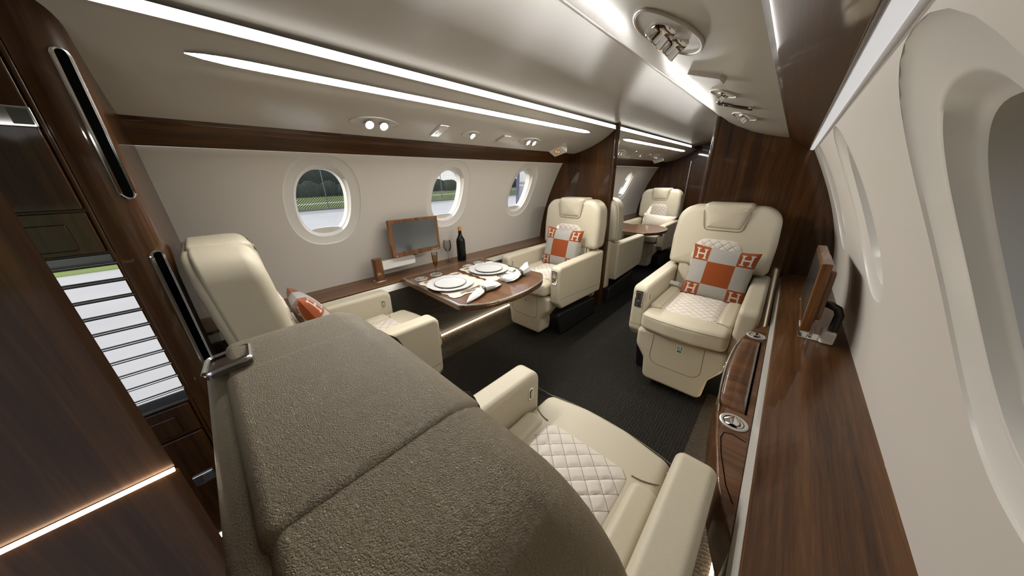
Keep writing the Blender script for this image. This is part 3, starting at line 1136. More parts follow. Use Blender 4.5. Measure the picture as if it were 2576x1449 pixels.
    # rear shell
    g = G()
    g.pad(densify(poly_round([(-0.238, 0.575), (0.238, 0.575), (0.241, 0.74), (0.226, top - 0.006), (-0.226, top - 0.006), (-0.241, 0.74)], [0.04, 0.04, 0.3, 0.102, 0.102, 0.3], 9), 0.03),
          -yr - (0.018 if near else 0.034), -yr + 0.006, 0.017 if near else 0.026, 0.0, SH @ FXZ(0), n=6)
    g.pad(rrect(0.40, 0.46, 0.03, 0, 0.37), -yr - 0.03, -yr + 0.03, 0.02, 0.0, FXZ(0))
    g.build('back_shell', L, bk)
    # headrest wrapped over the top edge
    g = G()
    hz = 0.797
    HX = 0.105 if near else 0.115
    HT, HF = ((0.002, 0.001) if loc[0] > 0 else (0.007, 0.007)) if near else (0.014, 0.016)
    hout = densify(poly_round([(HX, top + HT), (-HX, top + HT), (-0.088, hz), (0.088, hz)], [0.018, 0.018, 0.025, 0.025], 5), 0.02)
    k0 = max(range(len(hout)), key=lambda i: (hout[i][1], hout[i][0]))
    hout = hout[k0:] + hout[:k0]
    g.pad(hout, -yr - (0.002 if near else 0.012), -yf + HF, 0.010 if near else 0.028, 0.034, SH @ FXZ(0), n=6, rings=5, crown=0.004)
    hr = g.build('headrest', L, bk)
    if not near:
        g = G()
        g.tube([(x, z, -yf + 0.0085) for x, z in hout if z < top - 0.02], 0.0022, 6, False, SH @ FXZ(0))
        g.build('headrest_seam', S, hr)
    # quilted insert with an arched top
    g = G()
    arch = densify(poly_round([(-0.112, 0.50), (0.112, 0.50), (0.122, 0.64), (0.105, 0.748), (-0.105, 0.748), (-0.122, 0.64)], [0.01, 0.01, 0.1, 0.075, 0.075, 0.1], 8), 0.006)
    g.pad(arch, -yf - 0.01, -yf + 0.0115, 0, 0.008, SH @ FXZ(0), n=3, rings=40, disp=quilt_disp(0.004), crown=0.004)
    g.build('quilted_insert', M['quilt'], bk)
    # lap belt ends
    for s in (-1, 1):
        g = G()
        m = fr((s * 0.165, yf - 0.075, 0.470), (1, 0, 0.05 * s), (0, 0.5, 0.85))
        g.pad(rrect(0.060, 0.022, 0.004), -0.002, 0.002, M_=m)
        bl = g.build('lap_belt', M['belt'], t)
        G().pad(rrect(0.020, 0.030, 0.004, -s * 0.036, -0.004), -0.004, 0.004, 0.002, 0.002, m).build('buckle', M['chrome'], bl)
    return t

SEATS = [
    ('cabin_seat', (0.5, 1.468, 0), 0, -1, False, 'ivory leather seat facing the camera on the right of the aisle, by the console'),
    ('cabin_seat', (-0.487, 1.455, 0), 0, 1, False, 'ivory leather seat behind the laid table, backing onto the left partition'),
    ('cabin_seat', (-0.49, 2.955, 0), PI, -1, False, 'ivory leather seat seen from its back just beyond the left partition'),
    ('cabin_seat', (-0.49, 3.60, 0), 0, 1, False, 'furthest ivory leather seat, facing the camera beyond the small rear table'),
    ('cabin_seat', (-0.49, 0.568, 0), PI, -1, True, 'ivory leather seat under the first left window, seen from its side beside the slotted bulkhead'),
    ('cabin_seat', (0.495, 0.572, 0), PI, 1, True, 'large foreground leather seat seen from behind its backrest, nearest the camera'),
]
seats = [build_seat(*a) for a in SEATS]
# coat-hook tray on the aisle shoulder of the foreground seat
fs_ = seats[5]
inv = (Matrix.Translation((0.495, 0.572, 0)) @ Matrix.Rotation(PI, 4, 'Z')).inverted()
tm = inv @ fr((0.3710, -0.0195, 0.9290), (-0.02, -1, -0.10), (1, 0, 0.17))
g = G()
g.pad(rrect(0.034, 0.056, 0.006), -0.002, 0.001, M_=tm)
tr_ = g.build('shoulder_tray', M['tray'], [c for c in fs_.children if c.name.startswith('backrest')][0], label='bronze framed recess on the seat shoulder')
G().tube([(x, y, 0.0030) for x, y in rrect(0.032, 0.054, 0.006)], 0.0022, 8, True, tm).build('tray_rim', M['steel'], [c for c in fs_.children if c.name.startswith('backrest')][0])

# ------------------------------------------------------------------ pillows
def pillow(name, w, h, T, mat, loc, rot, label, cat='pillow', pull=0.085, n=28, group=None):
    g = G()
    for sgn in (1, -1):
        def fn(a, b, sgn=sgn):
            u, v = 2 * a - 1, 2 * b - 1
            x = w / 2 * u * (1 - pull * (1 - v * v) * abs(u) ** 1.5)
            y = h / 2 * v * (1 - pull * (1 - u * u) * abs(v) ** 1.5)
            t = max(0.0, (1 - u * u) * (1 - v * v)) ** 0.42
            wr = 1 + 0.05 * sin(5 * u + 3 * v) * (1 - t)
            return (x, y, sgn * T / 2 * t * wr)
        gg = G().grid(fn, n, n)
        if sgn < 0:
            gg.f = [f[::-1] for f in gg.f]
        g.v, g.uv, g.f, g.mi = g.v + gg.v, g.uv + gg.uv, g.f + [tuple(i + len(g.v) for i in f) for f in gg.f], g.mi + gg.mi
    o = g.build(name, M[mat], ang=80)
    o.matrix_world = Matrix.Translation(loc) @ rot
    return tag(o, label, cat, group)
def prot(rz, lean, roll=0.0):
    """upright pillow facing -y, leaned back, rolled in its own plane, then turned about z"""
    return Matrix.Rotation(rz, 4, 'Z') @ Matrix.Rotation(PI / 2 - lean, 4, 'X') @ Matrix.Rotation(roll, 4, 'Z')
PG = 'orange and white checked pillows'
pillow('checked_pillow', 0.305, 0.300, 0.095, 'check', (0.542, 1.872, 0.570), prot(0.04, 0.24, -0.055), 'orange and white H check pillow on the right-hand seat facing the camera', group=PG)
pillow('checked_pillow', 0.310, 0.310, 0.095, 'check', (-0.482, 1.862, 0.572), prot(0.12, 0.24, -0.05), 'orange and white H check pillow on the seat behind the laid table', group=PG)
pillow('checked_pillow', 0.310, 0.310, 0.100, 'check', (-0.490, 0.205, 0.570), prot(PI, 0.38, -0.12), 'orange and white H check pillow half hidden behind the near left backrest', group=PG)
pillow('lumbar_pillow', 0.400, 0.150, 0.085, 'trellis', (-0.44, 4.03, 0.545), prot(0.0, 0.25, -0.05), 'long white pillow with a gold trellis pattern on the furthest seat')

# ------------------------------------------------------------------ tables
def cup_holder(par, x, y, z, r=0.035, bowl=False):
    g = G()
    g.lathe([(r, -0.001), (r, 0.0015), (r - 0.003, 0.0032), (r - 0.0075, 0.0022), (r - 0.008, -0.001)], 36, Matrix.Translation((x, y, z)))
    ch = g.build('cup_holder', M['cupring'], par)
    g = G()
    g.lathe([(r - 0.007, 0.0006), (r - 0.009, 0.0006), (r - 0.0095, 0.0009), (0.0, 0.0009)], 32, Matrix.Translation((x, y, z)))
    g.build('cup_well', M['blackp'], ch)
    g = G()
    m = Matrix.Translation((x, y, z + 0.0012))
    if bowl:
        g.grid(lambda u, v: ((r - 0.010) * (2 * u - 1) * sqrt(max(0, 1 - (1.7 * v - 0.85) ** 2)), (r - 0.010) * (1.7 * v - 0.85), 0.006 * sin(PI * u)), 10, 10, m)
        g.build('cup_insert', M['chrome'], ch)
        return
    for k in range(-3, 4):
        hw = sqrt(max(0, (r - 0.013) ** 2 - (k * 0.0055) ** 2))
        g.tube([(-hw, k * 0.0055, 0), (hw, k * 0.0055, 0)], 0.0021, 6, M_=m)
    g.build('cup_grid', M['cupring'], ch)
def make_table(name, loc, label, outl, cups):
    t = thing(name, loc, label, 'table')
    out = outl
    g = G()
    g.pad(out, -0.028, -0.0005, 0.004, 0.001, n=2)
    g.build('table_top', M['woodx'], t)
    g = G()
    a, b = inset(out, -0.0005), inset(out, 0.0085)
    k = len(out)
    vs = [(p[0], p[1], -0.004) for p in a] + [(p[0], p[1], 0.001) for p in a] + [(p[0], p[1], 0.001) for p in b] + [(p[0], p[1], -0.002) for p in b]
    fs = []
    for q_ in range(3):
        fs += [(q_ * k + i, q_ * k + (i + 1) % k, (q_ + 1) * k + (i + 1) % k, (q_ + 1) * k + i) for i in range(k)]
    g.add(vs, fs)
    g.build('metal_rim', M['steel'], t)
    for (x, y) in cups:
        cup_holder(t, x, y, 0.0)
    g = G()
    g.box((-0.315, 0, -0.045), (0.05, 0.36, 0.034), 0.006)
    g.box((-0.30, 0, -0.034), (0.16, 0.10, 0.014), 0.004)
    g.build('slide_bracket', M['grey'], t)
    return t
tout = poly_round([(-0.345, -0.296), (0.225, -0.306), (0.305, -0.20), (0.338, 0.0), (0.305, 0.20), (0.225, 0.300), (-0.345, 0.300)], [0.004, 0.05, 0.25, 0.5, 0.25, 0.06, 0.004], 9)
TZ = 0.560
TX, TY = -0.457, 0.988
make_table('fold_out_table', (TX, TY, TZ), 'walnut fold-out table with metal rim, laid for two on the left', tout,
           [(-0.243, -0.226), (-0.248, -0.125), (-0.233, 0.105), (-0.243, 0.205)])
tout2 = [(x, y * 0.88) for x, y in tout]
make_table('fold_out_table', (-0.457, 3.235, TZ - 0.002), 'bare walnut fold-out table between the two seats beyond the partition', tout2,
           [(-0.243, -0.200), (-0.248, -0.115), (-0.233, 0.100), (-0.243, 0.190)])
#PART4
# ------------------------------------------------------------------ right-hand side console with stowed table
con = thing('side_console', (0.797, 1.0, 0.50), 'curved walnut side console with roll-top lid and two cup holders below the right ledge', 'console')
cout = poly_round([(0.0, -0.535), (0.0, 0.50), (-0.027, 0.462), (-0.052, 0.405), (-0.074, 0.32), (-0.083, 0.24), (-0.086, 0.08), (-0.085, -0.09), (-0.076, -0.20), (-0.062, -0.30), (-0.040, -0.42), (-0.022, -0.480)],
                  [0, 0, .05, .1, .2, .3, .5, .5, .3, .3, .3, .1], 5)
ar = sum(cout[i - 1][0] * cout[i][1] - cout[i][0] * cout[i - 1][1] for i in range(len(cout)))
if ar < 0:
    cout = cout[::-1]
cout = [(x + 0.003, y) for x, y in cout]
g = G()
g.pad(cout, -0.115, 0.0, 0.004, 0.006, n=3)
g.build('body', M['woodx'], con)
# roll-top lid: convex strip following the bulge
def lid(a, b):
    y = -0.165 + 0.465 * b
    xo = -0.0835 + 0.020 * ((2 * b - 0.9) ** 2) * 0.5
    xi = -0.0165
    e = min(1.0, 16 * b, 16 * (1 - b))
    x = xo + (xi - xo) * a
    return (x, y, 0.0008 + 0.0125 * e * (sin(PI * min(1, a * 1.0)) ** 0.45))
g = G()
g.grid(lid, 14, 26)
ld = g.build('roll_top_lid', M['woodx'], con, ang=60)
g = G()
g.box((-0.0145, 0.068, 0.0005), (0.004, 0.47, 0.002))
g.build('lid_gap', M['dark'], con)
g = G()
pts = []
for k in range(25):
    f = k / 24
    y = 0.285 - 0.455 * f
    pts.append((-0.0865 + 0.020 * ((2 * (1 - f) - 1) ** 2) * 0.65, y, 0.0015 + 0.0022))
g.tube(pts, 0.0028, 8)
g.tube([(pts[-1][0], pts[-1][1], 0.003), (pts[-1][0] + 0.003, pts[-1][1] - 0.030, 0.0)], 0.0026, 8)
g.build('lid_handle', M['chrome'], con)
cup_holder(con, -0.034, -0.217, 0.0005, 0.030, True)
cup_holder(con, -0.033, 0.352, 0.0005, 0.029, True)
g = G()
g.tube([(-0.004, -0.27, 0.0004), (-0.030, -0.262, 0.0004), (-0.046, -0.268, 0.0004), (-0.050, -0.29, 0.0004), (-0.042, -0.34, 0.0004), (-0.022, -0.42, 0.0004), (-0.006, -0.455, 0.0004)], 0.0009, 5)
g.tube([(-0.004, 0.395, 0.0004), (-0.030, 0.39, 0.0004), (-0.048, 0.40, 0.0004)], 0.0009, 5)
g.build('hatch_seam', M['dark'], con)
g = G()
g.tube([(-0.089, 0.145, -0.040), (-0.094, 0.141, -0.046), (-0.094, 0.132, -0.056), (-0.088, 0.130, -0.060)], 0.0020, 6)
g.build('latch_hook', M['chrome'], con)

# ------------------------------------------------------------------ monitors
def monitor(t, w, h, M_, buttons=True):
    """M_: local x along the width, local y up, z out of the screen; origin at the middle"""
    g = G()
    g.pad(rrect(w, h, 0.004), -0.014, 0.012, 0.004, 0.003, M_, n=3)
    g.pad(rrect(w * 0.86, h * 0.74, 0.012, 0, 0.004), -0.030, -0.013, 0.008, 0, M_, n=3)
    f = g.build('monitor_case', M['woodtv'], t, ang=30)
    G().pad(rrect(w - 0.036, h - 0.044, 0.001, 0, 0.006), 0.012, 0.0126, M_=M_).build('screen', M['screen'], f)
    g = G()
    for k in range(5):
        g.lathe([(0.0026, 0.0118), (0.0026, 0.0135), (0, 0.014)], 10, M_ @ Matrix.Translation((w / 2 - 0.016 - 0.0115 * k, -h / 2 + 0.009, 0)))
    g.lathe([(0.0026, 0.0118), (0.0026, 0.0135), (0, 0.014)], 10, M_ @ Matrix.Translation((-w / 2 + 0.022, -h / 2 + 0.008, 0)))
    g.build('button_row', M['signw'], f)
LZ = 0.5455
tv = thing('swing_monitor', (-0.90, 0.60, LZ), 'walnut-framed grey monitor on a swing arm standing on the left ledge', 'monitor')
inv = Matrix.Translation((0.90, -0.60, -LZ))
monitor(tv, 0.312, 0.212, inv @ fr((-0.868, 0.850, 0.774), (0.03, 1, 0.0), (-0.02, 0, 1)))
G().pad(rrect(0.040, 0.050, 0.012, 0.005, 0.008), 0.0, 0.132, 0, 0.002, n=2).build('post', M['woodtv'], tv)
G().pad(rrect(0.054, 0.066, 0.014, 0.005, 0.008), 0.0, 0.005, 0, 0.002).build('post_foot', M['chrome'], tv)
g = G()
g.box((0.008, 0.135, 0.087), (0.022, 0.205, 0.056), 0.004)
g.build('swing_arm', M['white'], tv)
g = G()
g.box((0.008, 0.135, 0.1165), (0.026, 0.212, 0.004), 0.0015)
g.build('arm_cap', M['chrome'], tv)
g = G()
g.lathe([(0.017, 0.112), (0.017, 0.122), (0.012, 0.124), (0.012, 0.136), (0, 0.136)], 20, Matrix.Translation((0.008, 0.238, 0)))
g.build('swivel', M['blackp'], tv)
tv = thing('swing_monitor', (0.935, 1.43, LZ), 'walnut-framed monitor seen nearly edge-on above the right ledge', 'monitor')
inv = Matrix.Translation((-0.935, -1.43, -LZ))
monitor(tv, 0.345, 0.232, inv @ fr((0.872, 1.452, 0.712), (-0.01, -1, 0), (-0.03, 0, 1)))
g = G()
g.tube([(-0.038, -0.055, 0.13), (-0.018, -0.070, 0.132), (0.002, -0.078, 0.124), (0.010, -0.08, 0.105), (0.010, -0.08, 0.045)], 0.012, 12)
g.build('elbow_arm', M['blackp'], tv)
g = G()
g.box((0.004, -0.078, 0.024), (0.034, 0.050, 0.046), 0.006)
g.build('arm_bracket', M['white'], tv)
g = G()
g.box((-0.022, -0.062, 0.002), (0.085, 0.055, 0.004), 0.002)
g.build('foot_plate', M['chrome'], tv)
g = G()
g.box((-0.034, -0.060, 0.045), (0.012, 0.026, 0.08), 0.003)
g.build('back_bracket', M['steel'], tv)

# ------------------------------------------------------------------ bottle and glasses
b = thing('wine_bottle', (-0.886, 1.195, LZ), 'black wine bottle with orange foil cap on the left ledge', 'bottle')
G().lathe([(0.028, 0.0), (0.031, 0.004), (0.031, 0.135), (0.029, 0.150), (0.019, 0.168), (0.0125, 0.182), (0.0115, 0.200), (0.0115, 0.222), (0, 0.222)], 36).build('glass_body', M['bottle'], b, ang=60)
G().lathe([(0.0125, 0.212), (0.0125, 0.236), (0.0115, 0.238), (0, 0.238)], 24).build('foil_cap', M['foil'], b)
w_ = tag(G().lathe([(0.026, 0.0), (0.026, 0.0015), (0.012, 0.004), (0.0028, 0.010), (0.0024, 0.062), (0.006, 0.070), (0.017, 0.082), (0.0245, 0.100), (0.0265, 0.116), (0.024, 0.138), (0.0215, 0.152),
                    (0.0207, 0.152), (0.023, 0.138), (0.0255, 0.116), (0.0235, 0.101), (0.016, 0.084), (0.0, 0.074)], 32).build('wine_glass', M['wineglass'], ang=70),
         'empty stemmed wine glass on the left ledge beside the black bottle', 'glass')
w_.location = (-0.925, 1.108, LZ)
fl = thing('champagne_flute', (-0.700, 0.863, TZ + 0.001), 'champagne flute of golden wine standing on the table by the cup holders', 'glass')
G().lathe([(0.021, 0.0), (0.021, 0.0015), (0.006, 0.004), (0.0025, 0.012), (0.0028, 0.030), (0.008, 0.050), (0.0125, 0.075), (0.0165, 0.110), (0.0182, 0.138), (0.0175, 0.138), (0.0157, 0.110), (0.0117, 0.076), (0.0, 0.052)],
          28).build('flute_glass', M['wineglass'], fl, ang=70)
G().lathe([(0.0, 0.049), (0.0095, 0.064), (0.0122, 0.080), (0.0155, 0.115), (0.0, 0.115)], 24).build('champagne', M['champagne'], fl, ang=70)

# ------------------------------------------------------------------ table settings
TT = TZ + 0.0012
def scallop(w, h, n1, n2, d):
    """rectangular outline whose edges step in and out"""
    pts = []
    c = [(-w / 2, -h / 2), (w / 2, -h / 2), (w / 2, h / 2), (-w / 2, h / 2)]
    for i in range(4):
        a, b_ = Vector(c[i]), Vector(c[(i + 1) % 4])
        t = (b_ - a).normalized()
        nrm = Vector((t.y, -t.x))
        k = n1 if i % 2 == 0 else n2
        for j in range(k):
            for f, o in ((0.0, -d), (0.5, d * 0.7)):
                pts.append(tuple(a.lerp(b_, (j + f) / k) + nrm * o))
    return pts
def at_table(x, y, z=TT, rz=0.0):
    return Matrix.Translation((x, y, z)) @ Matrix.Rotation(rz, 4, 'Z')
def plate_mesh():
    g = G()
    pr = [(0.0, 0.0), (0.060, 0.0), (0.066, 0.003), (0.100, 0.0085), (0.122, 0.0115), (0.1225, 0.0130), (0.100, 0.0105), (0.066, 0.0055), (0.0, 0.0040)]
    g.lathe(pr, 96, None, lambda a, r: 1 + (0.030 * (abs(sin(5 * a)) ** 0.6 - 0.6) if r > 0.09 else 0))
    return g
def side_plate():
    g = G()
    g.lathe([(0.0, 0.0), (0.055, 0.0), (0.062, 0.003), (0.0835, 0.0085), (0.0835, 0.0098), (0.081, 0.0100)], 64, mi=0)
    g.lathe([(0.0840, 0.0086), (0.0843, 0.0098), (0.0825, 0.0108), (0.0812, 0.0101)], 64, mi=1)
    g.lathe([(0.0815, 0.0100), (0.062, 0.0062), (0.0, 0.0052)], 64, mi=0)
    return g
def knife():
    g = G()
    g.pad(poly_round([(-0.006, -0.085), (0.006, -0.085), (0.0055, -0.005), (0.0085, 0.03), (0.008, 0.08), (0.002, 0.098), (-0.005, 0.085), (-0.0045, -0.005)], [0.005, 0.005, 0.01, 0.02, 0.02, 0.003, 0.02, 0.01], 4),
          0.0, 0.0036, 0.0012, 0.0016, n=2)
    return g
def fork():
    g = G()
    g.pad(poly_round([(-0.0055, -0.085), (0.0055, -0.085), (0.0028, -0.01), (0.0030, 0.035), (0.0105, 0.052), (0.0105, 0.060), (-0.0105, 0.060), (-0.0105, 0.052), (-0.0030, 0.035), (-0.0028, -0.01)],
                     [0.005, 0.005, 0.02, 0.01, 0.01, 0.002, 0.002, 0.01, 0.01, 0.02], 4), 0.0, 0.003, 0.001, 0.0012, n=2)
    for k in (-1.5, -0.5, 0.5, 1.5):
        g.tube([(k * 0.0058, 0.058, 0.0018), (k * 0.0058, 0.080, 0.0010), (k * 0.0054, 0.096, 0.0026)], [0.0017, 0.0015, 0.0007], 5)
    return g
def place(g, name, mat, m, label, cat, group=None, ang=38):
    o = g.build(name, M[mat] if isinstance(mat, str) else mat, ang=ang)
    o.matrix_world = m
    return tag(o, label, cat, group)
MP = 'cream placemats on the laid table'
place(G().pad(scallop(0.325, 0.265, 5, 4, 0.006), 0, 0.0014), 'placemat', 'linen', at_table(-0.482, 0.842, TT, 0.03), 'cream cut-edge placemat at the near end of the laid table', 'placemat', MP)
place(G().pad(scallop(0.325, 0.262, 5, 4, 0.006), 0, 0.0014), 'placemat', 'linen', at_table(-0.510, 1.130, TT, -0.05), 'cream cut-edge placemat at the far end of the laid table, nearer the bottle', 'placemat', MP)
for (px, py, w, e) in ((-0.487, 0.812, 'near', 'in front of the champagne flute'), (-0.520, 1.122, 'far', 'nearer the facing seat')):
    place(plate_mesh(), 'charger_plate', 'porcelain', at_table(px, py, TT + 0.0016, 0.3), 'white scalloped charger plate under the small plate, %s end of the table' % w, 'plate', 'scalloped charger plates', 60)
    o = side_plate().build('side_plate', [M['porcelain'], M['greyrim']], ang=60)
    o.matrix_world = at_table(px, py, TT + 0.0062)
    tag(o, 'small round white plate with grey rim, %s end of the table' % w, 'plate', 'small grey-rimmed plates')
CT = 'cutlery on the laid table'
place(knife(), 'table_knife', 'cutlery', at_table(-0.352, 0.855, TT + 0.0018, 0.10), 'knife on the near placemat beside the ringed napkin', 'knife', CT)
place(fork(), 'table_fork', 'cutlery', at_table(-0.372, 0.862, TT + 0.0018, -0.14).copy() @ Matrix.Translation((0.045, 0.028, 0.0)), 'fork partly tucked beneath the near napkin', 'fork', CT)
place(fork(), 'table_fork', 'cutlery', at_table(-0.622, 0.815, TT + 0.0018, 0.05), 'outer fork left of the near plate, next to the first cup holder', 'fork', CT)
place(fork(), 'table_fork', 'cutlery', at_table(-0.636, 0.868, TT + 0.0018, 0.02) @ Matrix.Translation((0.03, 0, 0)), 'inner fork between the near plate and the flute', 'fork', CT)
place(knife(), 'table_knife', 'cutlery', at_table(-0.395, 1.155, TT + 0.0018, 0.02), 'knife on the far placemat beside the looped napkin', 'knife', CT)
place(fork(), 'table_fork', 'cutlery', at_table(-0.375, 1.150, TT + 0.0018, 0.05), 'fork on the far placemat between knife and looped napkin', 'fork', CT)
place(fork(), 'table_fork', 'cutlery', at_table(-0.648, 1.115, TT + 0.0018, 0.04), 'outer fork left of the far plate, by the third cup holder', 'fork', CT)
place(fork(), 'table_fork', 'cutlery', at_table(-0.640, 1.165, TT + 0.0018, 0.0) @ Matrix.Translation((0.025, 0, 0)), 'inner fork left of the far plate', 'fork', CT)

def napkin(secs, nseg=30):
    """closed loft through (y, half width, height, z0, ripple count, phase) sections"""
    g = G()
    vs, fs = [], []
    for (y, w, h, z0, rp, ph) in secs:
        for k in range(nseg):
            a = 2 * PI * k / nseg
            r = 1 + 0.22 * sin(rp * a + ph) * (0.3 + 0.7 * abs(sin(a)))
            x = w * cos(a) * (1 + 0.10 * sin(2 * rp * a + ph))
            z = z0 + h * (0.5 + 0.5 * sin(a) * r)
            vs.append((x, y + 0.006 * sin(3 * a + ph), max(0.0008, z)))
    n = len(secs)
    for q_ in range(n - 1):
        for k in range(nseg):
            j = (k + 1) % nseg
            fs.append((q_ * nseg + k, q_ * nseg + j, (q_ + 1) * nseg + j, (q_ + 1) * nseg + k))
    fs.append(tuple(range(nseg))[::-1])
    fs.append(tuple((n - 1) * nseg + k for k in range(nseg)))
    g.add(vs, fs)
    return g
def ring(y, rx_, rz, ww):
    g = G()
    n = 28
    vs, fs = [], []
    for (dy, k_) in ((-ww, 1.0), (ww, 1.0), (ww, 0.86), (-ww, 0.86)):
        for k in range(n):
            a = 2 * PI * k / n
            vs.append((rx_ * k_ * cos(a), y + dy, rz * 1.0 + rz * k_ * sin(a)))
    for q_ in range(4):
        for k in range(n):
            j = (k + 1) % n
            fs.append((q_ * n + k, q_ * n + j, ((q_ + 1) % 4) * n + j, ((q_ + 1) % 4) * n + k))
    return g.add(vs, fs)
nt = thing('napkin', (-0.272, 0.850, TT), 'white napkin pulled through a bronze ring at the near table corner', 'napkin', 0.32, 'ringed white napkins')
napkin([(-0.135, 0.004, 0.006, 0.0, 2, 0), (-0.115, 0.011, 0.014, 0.0, 3, 0.4), (-0.075, 0.024, 0.024, 0, 3, 0.7), (-0.035, 0.025, 0.030, 0, 3, 1.0), (-0.015, 0.0175, 0.033, 0.001, 4, 1.2), (0.010, 0.0175, 0.033, 0.001, 4, 1.4),
        (0.030, 0.028, 0.036, 0, 4, 1.7), (0.060, 0.044, 0.032, 0, 5, 2.0), (0.095, 0.046, 0.026, 0, 5, 2.4), (0.120, 0.040, 0.022, 0, 5, 2.6), (0.135, 0.034, 0.014, 0, 6, 3.0)]).build('cloth', M['napkin'], nt, ang=80)
g = G()
g.add([(0.012, 0.03, 0.030), (-0.028, 0.055, 0.030), (-0.020, 0.10, 0.044), (0.018, 0.075, 0.036), (0.010, 0.032, 0.027), (-0.026, 0.056, 0.027), (-0.018, 0.101, 0.041), (0.016, 0.076, 0.033)],
      [(0, 1, 2, 3)[::-1], (4, 5, 6, 7), (0, 1, 5, 4), (1, 2, 6, 5), (2, 3, 7, 6), (3, 0, 4, 7)])
g.build('folded_corner', M['napkin'], nt)
ring(-0.003, 0.020, 0.0185, 0.009).build('napkin_ring', M['nring'], nt)
nt = thing('napkin', (-0.300, 1.135, TT), 'white napkin in loose loops with its ring upright, far side of the table', 'napkin', -0.05, 'ringed white napkins')
napkin([(-0.100, 0.030, 0.018, 0, 5, 0.3), (-0.075, 0.045, 0.022, 0, 5, 0.8), (-0.040, 0.042, 0.032, 0, 4, 1.2), (-0.010, 0.030, 0.040, 0, 3, 1.6), (0.012, 0.020, 0.040, 0.001, 3, 2), (0.030, 0.019, 0.040, 0.001, 3, 2.2),
        (0.050, 0.028, 0.048, 0.001, 3, 2.4), (0.075, 0.034, 0.060, 0.004, 3, 2.6), (0.085, 0.020, 0.055, 0.012, 3, 2.7)]).build('cloth', M['napkin'], nt, ang=80)
g = G()
for k, (rr, w_h) in enumerate(((0.016, 0.020), (0.010, 0.020))):
    pth = [(-w_h * 0 - 0.024, -0.02 + rr * cos(a), 0.030 + rr * sin(a)) for a in [2 * PI * i / 20 for i in range(20)]]
    m = Matrix.Identity(4)
    vs, fs = [], []
    for sx in (-0.040, 0.0):
        for s2 in (1.0, 0.82):
            for i in range(20):
                a = 2 * PI * i / 20
                vs.append((sx, -0.018 - 0.020 * k + rr * s2 * cos(a), 0.034 - 0.008 * k + rr * s2 * sin(a)))
    for i in range(20):
        j = (i + 1) % 20
        fs += [(i, j, 40 + j, 40 + i), (20 + i, 60 + i, 60 + j, 20 + j), (i, 20 + i, 20 + j, j), (40 + i, 40 + j, 60 + j, 60 + i)]
    g.add(vs, fs)
g.build('cloth_loop', M['napkin'], nt)
ring(0.021, 0.024, 0.0225, 0.008).build('napkin_ring', M['nring'], nt)

# ------------------------------------------------------------------ fittings in the ceiling side panels
def psu_frame(side, y, x=0.53):
    px = [p[0] for p in PANEL][::-1]
    pz = [p[1] for p in PANEL][::-1]
    z = float(np.interp(x, px, pz))
    dz = (np.interp(x + 0.02, px, pz) - np.interp(x - 0.02, px, pz)) / 0.04
    # outward (into the cabin) normal and the in-surface axis towards the aisle
    ax = Vector((-side, 0, -dz)).normalized()
    n = Vector((0, side, 0)).cross(ax)
    if n.z > 0:
        n = -n
    y_ax = Vector((0, 1, 0))
    x_ax = y_ax.cross(n)
    m = Matrix((x_ax, y_ax, n)).transposed().to_4x4()
    m.translation = (side * x, y, z)
    return m
def lamp(m, par, lit, s=1.0, side=-1):
    """eyeball reading lamp: chrome ball, snout and lens"""
    t = m @ Matrix.Rotation(0.55 * side, 4, 'Y')
    g = G()
    ball = [(0.0195 * s * cos(a), 0.0195 * s * sin(a)) for a in [PI / 2 * k / 8 for k in range(1, 9)]]
    g.lathe([(0.0195 * s, -0.004)] + [(0.0195 * s * cos(a), 0.014 * s * sin(a)) for a in [PI / 2 * k / 8 for k in range(5)]], 28, m)
    g.lathe([(0.0165 * s, 0.004), (0.0172 * s, 0.016 * s), (0.0180 * s, 0.018 * s), (0.0165 * s, 0.0190 * s), (0.0145 * s, 0.014 * s)], 28, t)
    e = g.build('lamp_eyeball', M['chrome'], par)
    g = G()
    g.lathe([(0.0148 * s, 0.0145 * s), (0.010 * s, 0.0155 * s), (0.0, 0.016 * s)], 24, t)
    g.build('lens', M['lens'] if lit else M['lensoff'], e)
    if True:
        ld_ = bpy.data.lights.new('reading_lamp_light', 'SPOT')
        ld_.energy = SPOT_W[side] * (0.3 if (side > 0 and par.location.y < 0.8) else 1.0)
        ld_.color = (1.0, 0.95, 0.87)
        ld_.spot_size = 2.25
        ld_.spot_blend = 0.6
        ld_.shadow_soft_size = 0.012
        lo = bpy.data.objects.new('reading_lamp_light', ld_)
        COL.objects.link(lo)
        lo.parent = par
        mm = t @ Matrix.Translation((0, 0, 0.030 * s)) @ Matrix.Rotation(PI, 4, 'X')
        lo.matrix_local = mm
